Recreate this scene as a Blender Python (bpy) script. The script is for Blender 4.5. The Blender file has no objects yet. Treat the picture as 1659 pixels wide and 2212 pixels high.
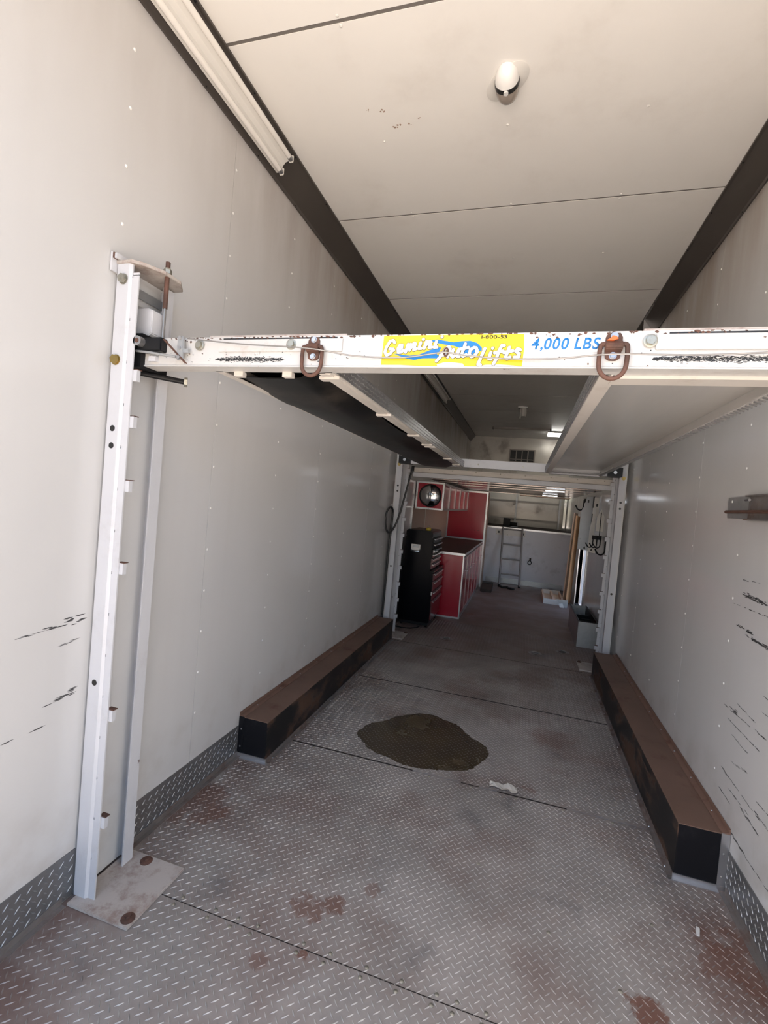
import bpy, bmesh, math, random
from mathutils import Matrix, Vector
random.seed(7)
sc = bpy.context.scene
C = sc.collection
R = math.radians

# ------------------------------------------------------------------ camera
CAM = (0.0, 0.0, 1.554)
yaw, pit, rol = 0.285957, -0.027258, 0.086898
fw = Vector((-math.sin(yaw)*math.cos(pit), math.cos(yaw)*math.cos(pit), math.sin(pit)))
r0 = Vector((math.cos(yaw), math.sin(yaw), 0)); u0 = r0.cross(fw)
rt = r0*math.cos(rol) + u0*math.sin(rol); up = u0*math.cos(rol) - r0*math.sin(rol)
cd = bpy.data.cameras.new('camera'); cam = bpy.data.objects.new('camera', cd); C.objects.link(cam)
cd.sensor_fit = 'VERTICAL'; cd.sensor_height = 36; cd.sensor_width = 27; cd.lens = 1022.53/2212*36; cd.clip_start = .02
cam.matrix_world = Matrix(((rt.x, up.x, -fw.x, CAM[0]), (rt.y, up.y, -fw.y, CAM[1]), (rt.z, up.z, -fw.z, CAM[2]), (0, 0, 0, 1)))
sc.camera = cam

# ------------------------------------------------------------------ world, sun, exposure
W = bpy.data.worlds.new('world'); sc.world = W; W.use_nodes = True
nt = W.node_tree; bg = nt.nodes['Background']
sky = nt.nodes.new('ShaderNodeTexSky'); sky.sky_type = 'NISHITA'; sky.sun_disc = False
sky.sun_elevation = R(50); sky.sun_rotation = R(-115); sky.air_density = 1.0; sky.dust_density = 2.5; sky.ozone_density = 1.0
nt.links.new(sky.outputs[0], bg.inputs[0]); bg.inputs[1].default_value = 0.30
sl = bpy.data.lights.new('sun', 'SUN'); sl.energy = 13.5; sl.angle = R(.6); sl.color = (1, .96, .90)
so = bpy.data.objects.new('sun', sl); C.objects.link(so)
sd = Vector((.80, .30, -1.02)).normalized()          # the way sunlight travels
so.rotation_euler = sd.to_track_quat('-Z', 'Y').to_euler(); so.location = (-12, -6, 14)
vs = sc.view_settings; vs.view_transform = 'Standard'; vs.look = 'None'; vs.gamma = 1; vs.use_curve_mapping = False
vs.exposure = .90
sc.cycles.max_bounces = 8; sc.cycles.diffuse_bounces = 5; sc.cycles.glossy_bounces = 4
sc.cycles.sample_clamp_indirect = 6

# ------------------------------------------------------------------ helpers
class MB:
    def __init__(s): s.v = []; s.f = []
    def add(s, vs, fs):
        o = len(s.v); s.v += [tuple(v) for v in vs]; s.f += [tuple(i+o for i in f) for f in fs]; return s
    def box(s, x0, x1, y0, y1, z0, z1):
        if x0 > x1: x0, x1 = x1, x0
        if y0 > y1: y0, y1 = y1, y0
        if z0 > z1: z0, z1 = z1, z0
        return s.add([(x0,y0,z0),(x1,y0,z0),(x1,y1,z0),(x0,y1,z0),(x0,y0,z1),(x1,y0,z1),(x1,y1,z1),(x0,y1,z1)],
                     [(3,2,1,0),(4,5,6,7),(0,1,5,4),(1,2,6,5),(2,3,7,6),(3,0,4,7)])
    def prism(s, pts, ax, a, b):
        """polygon in the two other axes (in x,y,z order), extruded along ax from a to b"""
        def P(p, t): return {'x': (t, p[0], p[1]), 'y': (p[0], t, p[1]), 'z': (p[0], p[1], t)}[ax]
        n = len(pts)
        return s.add([P(p, a) for p in pts]+[P(p, b) for p in pts],
                     [tuple(range(n)), tuple(range(2*n-1, n-1, -1))]+[(i, n+i, n+(i+1) % n, (i+1) % n) for i in range(n)])
    def cyl(s, p0, p1, r, n=14, r2=None):
        p0 = Vector(p0); p1 = Vector(p1); d = (p1-p0).normalized(); r2 = r if r2 is None else r2
        a = d.orthogonal().normalized(); b = d.cross(a)
        vs = [p0+(a*math.cos(t)+b*math.sin(t))*r for t in [2*math.pi*i/n for i in range(n)]]
        vs += [p1+(a*math.cos(t)+b*math.sin(t))*r2 for t in [2*math.pi*i/n for i in range(n)]]
        return s.add(vs, [tuple(range(n-1, -1, -1)), tuple(range(n, 2*n))]+[(i, (i+1) % n, n+(i+1) % n, n+i) for i in range(n)])
    def tube(s, pts, r, n=8, closed=False):
        pts = [Vector(p) for p in pts]; m = len(pts); vs = []; a = None
        for i, p in enumerate(pts):
            if closed: d = pts[(i+1) % m]-pts[i-1]
            else: d = pts[min(i+1, m-1)]-pts[max(i-1, 0)]
            d.normalize()
            a = d.orthogonal().normalized() if a is None else (a-d*a.dot(d)).normalized()
            b = d.cross(a)
            vs += [p+(a*math.cos(t)+b*math.sin(t))*r for t in [2*math.pi*k/n for k in range(n)]]
        fs = []
        for i in range(m if closed else m-1):
            j = (i+1) % m
            fs += [(i*n+k, i*n+(k+1) % n, j*n+(k+1) % n, j*n+k) for k in range(n)]
        if not closed: fs += [tuple(range(n-1, -1, -1)), tuple(range((m-1)*n, m*n))]
        return s.add(vs, fs)
    def lathe(s, prof, o, axis=(0, 0, 1), n=24, sx=1, sy=1):
        d = Vector(axis).normalized(); a = d.orthogonal().normalized(); b = d.cross(a); o = Vector(o); vs = []; fs = []
        for r, h in prof:
            for k in range(n):
                t = 2*math.pi*k/n; vs.append(o+d*h+(a*math.cos(t)*sx+b*math.sin(t)*sy)*r)
        m = len(prof)
        for i in range(m-1):
            fs += [(i*n+k, i*n+(k+1) % n, (i+1)*n+(k+1) % n, (i+1)*n+k) for k in range(n)]
        fs += [tuple(range(n-1, -1, -1)), tuple(range((m-1)*n, m*n))]
        return s.add(vs, fs)
    def hexa(s, o, axis, r, h):
        return s.cyl(o, Vector(o)+Vector(axis).normalized()*h, r, 6)
    def build(s, name, mat, parent=None, bevel=0, smooth=False, kind=None, label=None):
        me = bpy.data.meshes.new(name)
        off = wloc(parent)
        me.from_pydata([(x-off[0], y-off[1], z-off[2]) for x, y, z in s.v], [], s.f)
        bm = bmesh.new(); bm.from_mesh(me)
        bmesh.ops.recalc_face_normals(bm, faces=bm.faces)
        if bevel:
            es = [e for e in bm.edges if len(e.link_faces) == 2 and e.calc_face_angle(0) > .6]
            bmesh.ops.bevel(bm, geom=es, offset=bevel, segments=2, affect='EDGES', clamp_overlap=True)
        bm.to_mesh(me); bm.free()
        me.materials.append(mat)
        if smooth:
            for p in me.polygons: p.use_smooth = True
            me.set_sharp_from_angle(angle=R(40))
        o = bpy.data.objects.new(name, me); C.objects.link(o); o.parent = parent
        if kind: o['kind'] = kind
        if label: o['label'] = label
        return o
def wloc(o):
    v = Vector((0, 0, 0))
    while o is not None: v += o.location; o = o.parent
    return v
def tag(o, label, cat, group=None):
    o['label'] = label; o['category'] = cat
    if group: o['group'] = group
    return o
def thing(name, label, cat, loc=(0, 0, 0), group=None):
    o = bpy.data.objects.new(name, None); o.empty_display_size = .05; C.objects.link(o); o.location = loc
    return tag(o, label, cat, group)
def struct(name, mb, mat, **k):
    return mb.build(name, mat, kind='structure', **k)
def B(*a): return MB().box(*a)
def linked(src, name, parent, loc):
    """a copy of a small part that shares its mesh (mesh centred on its own origin)"""
    o = src.copy(); o.name = name; C.objects.link(o); o.parent = parent
    o.location = Vector(loc)-wloc(parent); return o

# ------------------------------------------------------------------ materials
def nodes(name):
    m = bpy.data.materials.new(name); m.use_nodes = True
    t = m.node_tree; return m, t, t.nodes['Principled BSDF'], t.nodes, t.links
def srgb(r, g, b):
    f = lambda c: (c/255/12.92 if c/255 <= .04045 else ((c/255+.055)/1.055)**2.4)
    return (f(r), f(g), f(b))
def spline(P, n=6, closed=False):
    P = [Vector(p) for p in P]; m = len(P); out = []
    for i in range(m if closed else m-1):
        p0, p1, p2, p3 = [P[(i+k) % m] if closed else P[max(0, min(m-1, i+k))] for k in (-1, 0, 1, 2)]
        for q in range(n):
            u = q/n; out.append(.5*((2*p1)+(p2-p0)*u+(2*p0-5*p1+4*p2-p3)*u*u+(3*p1-p0-3*p2+p3)*u**3))
    return out if closed else out+[P[-1]]
class G:
    """small node-graph helper"""
    def __init__(s, t): s.t = t; s.n = t.nodes; s.l = t.links; s.tc = t.nodes.new('ShaderNodeTexCoord')
    def pos(s, scale=(1, 1, 1), rot=(0, 0, 0), loc=(0, 0, 0), space='Object'):
        m = s.n.new('ShaderNodeMapping'); m.inputs['Scale'].default_value = scale
        m.inputs['Rotation'].default_value = rot; m.inputs['Location'].default_value = loc
        s.l.new(s.tc.outputs[space], m.inputs[0]); return m.outputs[0]
    def noise(s, v, scale=5, detail=4, rough=.55):
        n = s.n.new('ShaderNodeTexNoise'); n.inputs['Scale'].default_value = scale
        n.inputs['Detail'].default_value = detail; n.inputs['Roughness'].default_value = rough
        s.l.new(v, n.inputs['Vector']); return n.outputs['Fac']
    def ramp(s, v, a, b, lo=0, hi=1, smooth=True):
        n = s.n.new('ShaderNodeMapRange'); n.interpolation_type = 'SMOOTHSTEP' if smooth else 'LINEAR'
        n.inputs['From Min'].default_value = a; n.inputs['From Max'].default_value = b
        n.inputs['To Min'].default_value = lo; n.inputs['To Max'].default_value = hi
        s.l.new(v, n.inputs['Value']); return n.outputs[0]
    def math(s, op, a, b=None):
        n = s.n.new('ShaderNodeMath'); n.operation = op
        for i, x in enumerate((a, b)):
            if x is None: continue
            if isinstance(x, (int, float)): n.inputs[i].default_value = x
            else: s.l.new(x, n.inputs[i])
        return n.outputs[0]
    def mul(s, *a):
        o = a[0]
        for b in a[1:]: o = s.math('MULTIPLY', o, b)
        return o
    def axis(s, i, v=None):
        n = s.n.new('ShaderNodeSeparateXYZ'); s.l.new(v if v is not None else s.tc.outputs['Object'], n.inputs[0]); return n.outputs[i]
    def mix(s, f, a, b):
        n = s.n.new('ShaderNodeMix'); n.data_type = 'RGBA'
        for sock, x in ((n.inputs[0], f), (n.inputs[6], a), (n.inputs[7], b)):
            if isinstance(x, (int, float)): sock.default_value = x
            elif isinstance(x, tuple): sock.default_value = (*x[:3], 1)
            else: s.l.new(x, sock)
        return n.outputs[2]
    def bump(s, h, strength, dist=.002):
        n = s.n.new('ShaderNodeBump'); n.inputs['Strength'].default_value = strength; n.inputs['Distance'].default_value = dist
        s.l.new(h, n.inputs['Height']); return n.outputs[0]
    def band(s, v, a, b, e):
        return s.mul(s.ramp(v, a-e, a+e), s.ramp(v, b-e, b+e, 1, 0))
def M(name, col, rough=.5, metal=0., var=.10, vs=5, dirt=None, dscale=4, dthr=(.55, .7), damt=.8, bump=0, bs=120, stretch=(1, 1, 1), spec=.5, coat=0):
    m, t, p, n, l = nodes(name); g = G(t); v = g.pos(stretch)
    c = g.mix(g.noise(v, vs), tuple(x*(1-var) for x in col), tuple(min(1, x*(1+var)) for x in col))
    p.inputs['Roughness'].default_value = rough; p.inputs['Metallic'].default_value = metal
    p.inputs['Specular IOR Level'].default_value = spec; p.inputs['Coat Weight'].default_value = coat
    if dirt:
        f = g.mul(g.ramp(g.noise(v, dscale, 7, .65), *dthr), damt)
        c = g.mix(f, c, dirt)
        l.new(g.math('MAXIMUM', g.mul(f, .8), rough), p.inputs['Roughness'])
        if metal: l.new(g.mul(g.math('SUBTRACT', 1.0, f), metal), p.inputs['Metallic'])
    l.new(c, p.inputs['Base Color'])
    if bump: l.new(g.bump(g.noise(v, bs, 3), bump), p.inputs['Normal'])
    return m
def emis(name, col, s):
    m, t, p, n, l = nodes(name); p.inputs['Base Color'].default_value = (*col, 1)
    p.inputs['Emission Color'].default_value = (*col, 1); p.inputs['Emission Strength'].default_value = s; return m

def wall_mat(name, base, side):
    m, t, p, n, l = nodes(name); g = G(t)
    y = g.axis(1); z = g.axis(2)
    big = g.noise(g.pos((1, .8, .5)), 1.3, 3)
    c = g.mix(g.ramp(big, .3, .7), tuple(x*.94 for x in base), base)
    # brown run-down stains below the cove trim
    st = g.mul(g.ramp(g.noise(g.pos((1, 1.3, .3)), 1.7, 5, .6), .08, .72), g.ramp(z, 2.3, 3.27), g.ramp(y, 1.0, 3.8, .35, 1))
    c = g.mix(g.mul(st, .80), c, (.24, .165, .115))
    run = g.mul(g.ramp(g.noise(g.pos((1, 7, .4)), 1.5, 2), .50, .85), .07)
    c = g.mix(run, c, (.40, .37, .34))
    # dirt settled just above the floor trim and the wheel box
    lo = g.mul(g.ramp(g.noise(g.pos((1, 2, 2)), 3, 6), .40, .75), g.ramp(z, .20, .62, 1, 0))
    c = g.mix(g.mul(lo, .30), c, (.30, .25, .20))
    l.new(c, p.inputs['Base Color'])
    p.inputs['Specular IOR Level'].default_value = .5
    l.new(g.ramp(g.noise(g.pos(), 2.2, 4), .3, .7, .13, .19), p.inputs['Roughness'])
    l.new(g.bump(g.noise(g.pos((1, 1, .6)), 2.2, 1), .35, .004), p.inputs['Normal'])
    return m

def floor_mat(name, base, metal, rough, tread=False):
    m, t, p, n, l = nodes(name); g = G(t); x = g.axis(0); y = g.axis(1)
    v = g.pos()
    c = g.mix(g.ramp(g.noise(v, 2.2, 6, .6), .3, .7), tuple(q*.80 for q in base), tuple(q*1.12 for q in base))
    # red-brown dust: patches, the edges by the walls, and all of the floor further in
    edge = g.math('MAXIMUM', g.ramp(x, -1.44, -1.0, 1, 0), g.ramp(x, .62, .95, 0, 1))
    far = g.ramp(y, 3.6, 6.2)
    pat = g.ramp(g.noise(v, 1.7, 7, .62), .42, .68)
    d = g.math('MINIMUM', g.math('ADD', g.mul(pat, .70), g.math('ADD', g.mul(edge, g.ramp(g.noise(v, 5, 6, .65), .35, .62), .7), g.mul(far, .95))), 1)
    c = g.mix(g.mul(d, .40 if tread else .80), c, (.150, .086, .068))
    gr = g.mul(g.ramp(g.noise(g.pos(loc=(4, 9, 0)), 2.6, 7, .66), .56, .72), .5)
    c = g.mix(gr, c, (.10, .10, .105))
    # rust spills and prints
    for (sx, sy, r, amt, sd_) in ((.527, 1.67, .09, 1, 1), (-.64, 1.624, .09, .75, 2), (-.55, 1.67, .065, .8, 3), (-.583, 1.452, .04, .9, 4), (-.70, 1.387, .05, .6, 5), (-.44, 1.80, .06, .5, 6), (.163, 2.777, .07, .5, 7), (.325, 3.5, .22, .4, 8), (.90, 2.0, .22, .7, 9), (-.72, 6.9, .25, .8, 10), (-1.38, 1.95, .22, .7, 11)):
        vm = n.new('ShaderNodeVectorMath'); vm.operation = 'DISTANCE'
        l.new(g.tc.outputs['Object'], vm.inputs[0]); vm.inputs[1].default_value = (sx, sy, 0)
        k = g.ramp(vm.outputs['Value'], r*.1, r*1.5, 1, 0)
        f = g.mul(g.ramp(g.math('ADD', k, g.mul(g.math('SUBTRACT', g.noise(g.pos(loc=(sd_, 0, 0)), 9, 7, .72), .5), 2.6)), .55, .85), amt)
        c = g.mix(g.mul(f, .55 if tread else .85), c, (.15, .062, .04))
    l.new(c, p.inputs['Base Color'])
    p.inputs['Metallic'].default_value = metal
    l.new(g.ramp(g.noise(v, 3, 5), .3, .7, rough-.06, rough+.12), p.inputs['Roughness'])
    l.new(g.bump(g.noise(v, 190, 4), .18, .0015), p.inputs['Normal'])
    return m

def paint_chip(name, base, chip, under, scale=9, thr=(.60, .63), amt=1, rough=.42, grime=.25, stretch=(1, 1, 1)):
    m, t, p, n, l = nodes(name); g = G(t); v = g.pos(stretch)
    c = g.mix(g.noise(v, 3), tuple(q*.92 for q in base), base)
    c = g.mix(g.mul(g.ramp(g.noise(g.pos(stretch, loc=(3, 1, 7)), 7, 8, .72), .52, .72), grime), c, under)
    c = g.mix(g.mul(g.ramp(g.noise(g.pos(stretch, loc=(9, 2, 5)), scale, 9, .72), *thr), amt), c, chip)
    l.new(c, p.inputs['Base Color']); p.inputs['Roughness'].default_value = rough
    l.new(g.bump(g.noise(v, 90, 4), .15, .001), p.inputs['Normal'])
    return m

WALL = (.59, .587, .583)
m_wl = wall_mat('painted_wall_panel_with_scuffs', WALL, 'L'); m_wr = wall_mat('painted_wall_panel_with_rubber_marks', WALL, 'R')
m_ceil = M('painted_ceiling_panel', (.84, .82, .78), .36, 0, .03, 2, dirt=(.50, .44, .38), dscale=1.6, dthr=(.50, .85), damt=.35, bump=.05, bs=200)
m_seam = M('grey_seam_sealant', (.16, .145, .13), .7)
m_dark = M('dark_gap', (.03, .028, .026), .8)
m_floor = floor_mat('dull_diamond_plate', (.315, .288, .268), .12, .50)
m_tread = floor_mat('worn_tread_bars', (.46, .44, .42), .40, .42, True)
m_kick = M('kick_plate_aluminium', (.20, .20, .205), .42, .6, .2, 3, dirt=(.11, .085, .07), dscale=4, dthr=(.45, .75), damt=.6, bump=.1)
m_kickt = M('kick_plate_tread', (.32, .32, .32), .42, .6, .1, 8)
m_alu = M('aluminium_trim', (.55, .55, .56), .32, .9, .12, 10, dirt=(.22, .15, .11), dscale=6, dthr=(.55, .75), damt=.5, bump=.08)
m_alud = M('dull_door_frame', (.34, .31, .31), .35, .7, .1, 8)
m_vent = M('dusty_vent_paint', (.30, .26, .23), .5)
m_trim = M('dirty_floor_trim', (.27, .25, .24), .45, .6, .2, 8, dirt=(.14, .085, .065), dscale=7, dthr=(.42, .65), damt=.85, bump=.1)
m_trimr = M('rusty_wall_trim', (.22, .13, .095), .6, .2, .25, 9, dirt=(.12, .05, .03), dscale=9, dthr=(.5, .7), bump=.15)
m_cove = M('dark_brown_cove', (.060, .051, .045), .42, 0, .2, 3, dirt=(.07, .06, .05), dscale=3, dthr=(.5, .75), damt=.5)
m_white = paint_chip('white_painted_steel', (.57, .575, .60), (.10, .05, .035), (.40, .385, .38), 9, (.68, .71), .8, .42, .30)
m_beam = paint_chip('chipped_white_beam_paint', (.56, .55, .53), (.085, .05, .038), (.40, .345, .31), 16, (.635, .665), .9, .42, .65)
m_under = paint_chip('cream_painted_underside', (.62, .58, .53), (.22, .12, .07), (.44, .38, .33), 8, (.66, .72), .8, .45, .4)
m_wplate = paint_chip('worn_white_plate', (.47, .43, .395), (.20, .115, .085), (.30, .225, .19), 7, (.46, .68), .8, .55, .95)
m_rust = M('rusted_steel', (.115, .055, .038), .72, .1, .35, 14, dirt=(.055, .028, .02), dscale=18, dthr=(.45, .65), bump=.35, bs=160)
m_rusttop = M('rust_brown_sheet', (.175, .105, .075), .55, .15, .22, 4, dirt=(.115, .045, .028), dscale=6, dthr=(.52, .72), damt=.8, bump=.12)
m_boxside = M('scraped_black_sheet', (.010, .0095, .0095), .42, 0, .3, 5, dirt=(.12, .068, .045), dscale=4.2, dthr=(.48, .60), damt=.75, bump=.08, stretch=(1, .7, 1.4), spec=.3)
m_boxend = M('black_end_sheet', (.008, .008, .010), .34, 0, .3, 6, dirt=(.045, .043, .042), dscale=6, dthr=(.52, .75), damt=.5, spec=.3)
m_rub = M('black_rubber', (.007, .007, .007), .45, 0, .3, 8, dirt=(.070, .057, .046), dscale=4, dthr=(.45, .8), damt=.7, bump=.2, bs=9, spec=.25)
m_blk = M('black_enamel', (.003, .0032, .005), .22, 0, .1, 5, spec=.12)
m_blkp = M('black_plastic', (.008, .008, .009), .45, spec=.25)
m_red = M('glossy_red_panel', (.40, .008, .028), .22, 0, .08, 3, coat=.4)
m_redd = M('red_drawer_front', (.085, .008, .012), .28, 0, .1, 5, coat=.3)
m_galv = M('galvanised_steel', (.42, .43, .435), .42, .7, .18, 22, dirt=(.24, .22, .20), dscale=7, dthr=(.5, .75), damt=.4)
m_pl1 = M('blue_grey_plate', (.50, .52, .54), .45, .3, .15, 9)
m_pl2 = M('pale_plate', (.66, .64, .60), .45, .2, .12, 9)
m_zinc = M('zinc_bolt', (.36, .35, .30), .38, .8, .2, 20, dirt=(.13, .10, .06), dscale=30, dthr=(.5, .7), damt=.5)
m_brass = M('brassy_bolt', (.34, .25, .09), .38, .8, .2, 20)
m_steel = M('bare_steel', (.44, .44, .45), .33, .9, .12, 9)
m_chrome = M('chrome', (.72, .72, .72), .06, 1, .02, 3)
m_counter = M('brown_worktop', (.105, .068, .048), .62, 0, .15, 60, bump=.1)
m_tan = M('tan_wall_board', (.36, .25, .19), .55, 0, .08, 3)
m_bulk = M('white_plywood', (.74, .75, .79), .42, 0, .06, 3, dirt=(.50, .50, .52), dscale=3.5, dthr=(.52, .72), damt=.6)
m_nose = M('nose_wall_sheet', (.55, .52, .47), .30, .25, .12, 2.5, dirt=(.25, .20, .16), dscale=2.5, dthr=(.5, .72), damt=.6, bump=.3, bs=3)
m_wood = M('pine_board', (.74, .46, .25), .6, 0, .28, 3, dirt=(.22, .10, .045), dscale=3, dthr=(.62, .72), damt=.6, stretch=(6, 6, .6), bump=.1)
m_wood2 = M('pale_pine_board', (.78, .60, .45), .6, 0, .2, 3, dirt=(.30, .17, .10), dscale=3, dthr=(.6, .75), damt=.5, stretch=(6, 6, .6))
m_dkwood = M('dark_wood_block', (.05, .034, .026), .7, 0, .3, 9)
m_wp = M('white_plastic', (.72, .70, .66), .35, 0, .03, 4)
m_caprefl = M('white_chrome_reflection', (.80, .79, .77), .08, 0, .02, 4, coat=.5)  # white colour stands for the bright outdoors reflected in the chrome light
m_riv = M('bright_rivet', (.82, .81, .78), .22, .1, .02, 4)
m_tube = M('unlit_tube_glass', (.78, .755, .71), .18, 0, .02, 4)
m_lit = emis('lit_tube', (1, .98, .93), 9)
m_puck = emis('lit_puck_lens', (.88, .93, 1), 7)
m_yel = M('decal_yellow', (.56, .43, .003), .35, 0, .05, 6, dirt=(.45, .37, .16), dscale=12, dthr=(.66, .72), damt=.5)
m_blue = M('decal_blue', (.006, .16, .46), .35, 0, .05, 8)
m_ltr = M('decal_white', (.68, .68, .66), .35, 0, .03, 8)
m_ink = M('decal_black', (.012, .012, .012), .4, 0, .05)
m_or = M('orange_paint_spot', (.62, .13, .03), .55)
m_ygl = M('yellow_knob', (.50, .36, .03), .4)
m_oil = M('oil_wet', (.060, .046, .032), .22, 0, .35, 5, dirt=(.070, .050, .014), dscale=2.5, dthr=(.35, .85), damt=.8)
m_gnd = M('dusty_ground', (.54, .46, .385), .9, 0, .12, .6)
m_deck = M('polished_deck_sheet', (.40, .36, .33), .20, .85, .12, 3, dirt=(.30, .22, .17), dscale=1.8, dthr=(.45, .75), damt=.4, bump=.12, bs=4, stretch=(1, .3, 1))
m_runw = M('brushed_runway_sheet', (.66, .645, .62), .24, .35, .10, 3, dirt=(.36, .31, .27), dscale=3, dthr=(.5, .75), damt=.4, bump=.10, bs=5, stretch=(3, .35, 1))
m_lensrefl = M('brown_lens_reflection', (.34, .29, .25), .12, 0, .05, 5)  # brown colour stands for the dim interior reflected in the lens
m_lad = M('dull_ladder_metal', (.32, .31, .30), .5, .3)
m_scuff = M('rubber_scuff', (.045, .044, .045), .6)
m_paper = M('paper_scrap', (.55, .52, .47), .8)
m_cableb = M('black_cable', (.006, .006, .007), .45)
m_wire = M('steel_wire', (.30, .29, .28), .45, .8, .15, 40)

XL, XR, ZC = -1.465, .975, 3.37
Y0, Y1 = .12, 12.30
YB = 10.33

# ------------------------------------------------------------------ ground and shell
struct('ground', B(-60, 60, -60, 60, -.80, -.70), m_gnd)
T = .06
fl = struct('floor', B(XL-T, XR+T, Y0, YB+.05, -.12, -.0065), m_dark)
ce = struct('ceiling', B(XL-T, XR+T, Y0, Y1+T, ZC+.0015, ZC+T), m_seam)
wl = struct('wall_left', B(XL-T, XL-.005, Y0, Y1+T, -.12, ZC+.006), m_dark)
DY0, DY1, DZ0, DZ1 = 7.75, 8.72, .06, 1.80             # side door opening
wr = struct('wall_right', B(XR+.005, XR+T, Y0, DY0, -.12, ZC+.006).box(XR+.005, XR+T, DY1, Y1+T, -.12, ZC+.006)
            .box(XR+.005, XR+T, DY0, DY1, DZ1, ZC+.006).box(XR+.005, XR+T, DY0, DY1, -.12, DZ0), m_dark)
wn = struct('wall_front', B(XL, XR, Y1, Y1+T, 1.0, ZC+.006), m_nose)
wb = struct('wall_bulkhead', B(XL, XR, YB, YB+.03, 0, 1.15), m_bulk)

# floor plates, with their tread bars
SE = [Y0, .25, 1.469, 2.68, 3.909, 5.09, 6.31, 7.53, 8.75, YB]
def tread(mb, x0, x1, y0, y1, p=.036, h=.0022, z=0., L=.0135, w=.0025, keep=None):
    i0 = int(x0/p)-1
    for q in (0, 1):
        for i in range(i0, int(x1/p)+2):
            for j in range(int(y0/p)-1, int(y1/p)+2):
                x = (i+.5*q)*p; y = (j+.5*q)*p
                if not (x0+.006 < x < x1-.006 and y0+.001 < y < y1-.001): continue
                if keep and not keep(x, y): continue
                s = 1 if q == 0 else -1
                dx, dy = L*.70, L*.72*s; nx, ny = -w*.72*s, w*.70
                mb.add([(x-dx, y-dy, z), (x+nx, y+ny, z), (x+dx, y+dy, z), (x-nx, y-ny, z), (x-dx*.62, y-dy*.62, z+h), (x+dx*.62, y+dy*.62, z+h)],
                       [(0, 3, 4), (3, 2, 5, 4), (2, 1, 5), (1, 0, 4, 5)])
sm = MB().box(-1.25, .755, 3.909-.006, 3.909+.006, 0, .0006).box(-1.25, .70, 5.09-.0035, 5.09+.0035, 0, .0006)
sm.box(-1.25, -.48, 2.68-.005, 2.68+.005, 0, .0006).box(-.20, -.10, 2.68-.003, 2.68+.003, 0, .0006).box(.0, .36, 2.68-.0045, 2.68+.0045, 0, .0006)
sm.box(-1.17, .95, 1.469-.0016, 1.469+.0016, 0, .0006)
sm.build('grime_lines', M('packed_grime', (.016, .012, .010), .8), fl, kind='stuff')
scr_src = None
for k in range(len(SE)-1):
    GAP = {2.68: .0055, 3.909: .0055, 5.09: .004}
    a, b = SE[k]+GAP.get(SE[k], .002), SE[k+1]-GAP.get(SE[k+1], .002)
    pl = B(XL, XR, a, b, -.0065, 0).build('floor_plate', m_floor, fl)
    if SE[k] < 6.2:
        xs0, xs1 = XL+.02, XR-.02
        def keep(x, y):
            if 2.36 < y < 5.1 and (x < -1.25 or x > .755): return False
            if 1.29 < y < 1.60 and x < -1.16: return False
            return not (y < .8 or (y < 1.6 and x > .95))
        mb = MB(); tread(mb, xs0, xs1, a, b, keep=keep)
        mb.build('tread_bars', m_tread, pl, kind='stuff')
scr = MB().lathe([(.0075, 0), (.0072, .002), (.005, .0036), (.0015, .0044)], (0, 0, 0), n=10)
def screws(pl_i, pts):
    global scr_src
    pl = [o for o in fl.children if o.name.startswith('floor_plate')][pl_i]
    for (x, y) in pts:
        if scr_src is None:
            scr_src = scr.build('screw', m_zinc, None, smooth=True); scr_src.parent = pl; scr_src.location = (x, y, 0)
        else: linked(scr_src, 'screw', pl, (x, y, 0))
xs = [-1.10, -.955, -.86, -.78, -.60, -.50, -.37, -.25, -.135, -.07, .02, .14, .27, .42]
screws(1, [(x, 1.469-.020) for x in xs]); screws(2, [(x+.01, 1.469+.018) for x in xs])
screws(2, [(x, 2.66) for x in (-1.10, -.86, -.62, -.38, -.14, .10, .34, .58)])
screws(3, [(x, 3.89) for x in (-1.1, -.7, -.3, .1, .5)])
screws(2, [(.23, 1.86), (-.05, 2.1), (.62, 2.05), (-.75, 2.2), (.45, 1.72)])

# ceiling panels
DENTS = ((-.808, 2.135, .012), (-.767, 2.232, .016), (-.735, 2.226, .009), (-.694, 2.230, .010), (-.872, 2.118, .007), (-.645, 2.206, .006))
CS = [Y0, .479, 1.70, 2.94, 4.155, 5.37, 6.59, 7.81, 9.03, 10.25, 11.47, Y1]
for k in range(len(CS)-1):
    ga = {2: .008, 3: .006}.get(k, .006); gb = {1: .008, 2: .006}.get(k, .006)
    cp = B(XL, XR, CS[k]+ga, CS[k+1]-gb, ZC, ZC+.0015).build('ceiling_panel', m_ceil, ce)
    if k in (1, 2, 3):
        mb = MB()
        for x in (-.85, -.24, .36):
            for y in (CS[k]+.02, (CS[k]+CS[k+1])/2, CS[k+1]-.02): mb.lathe([(.007, 0), (.006, -.002), (.002, -.0035)], (x, y, ZC), n=8)
        mb.build('rivets', m_wp, cp, kind='stuff')
        if k == 2:
            mb = MB(); rnd = random.Random(6)
            for (x, y, r) in DENTS:
                for q in range(4):
                    a = x+rnd.uniform(-r, r); b = y+rnd.uniform(-r, r)*.7; e = r*rnd.uniform(.25, .6)
                    mb.prism([(a+e*math.cos(w*1.047)*rnd.uniform(.4, 1), b+e*math.sin(w*1.047)*rnd.uniform(.4, 1)) for w in range(6)], 'z', ZC-.0015*rnd.uniform(.4, 1), ZC)
            mb.build('paint_chips', m_tan, cp, kind='stuff')

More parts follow.
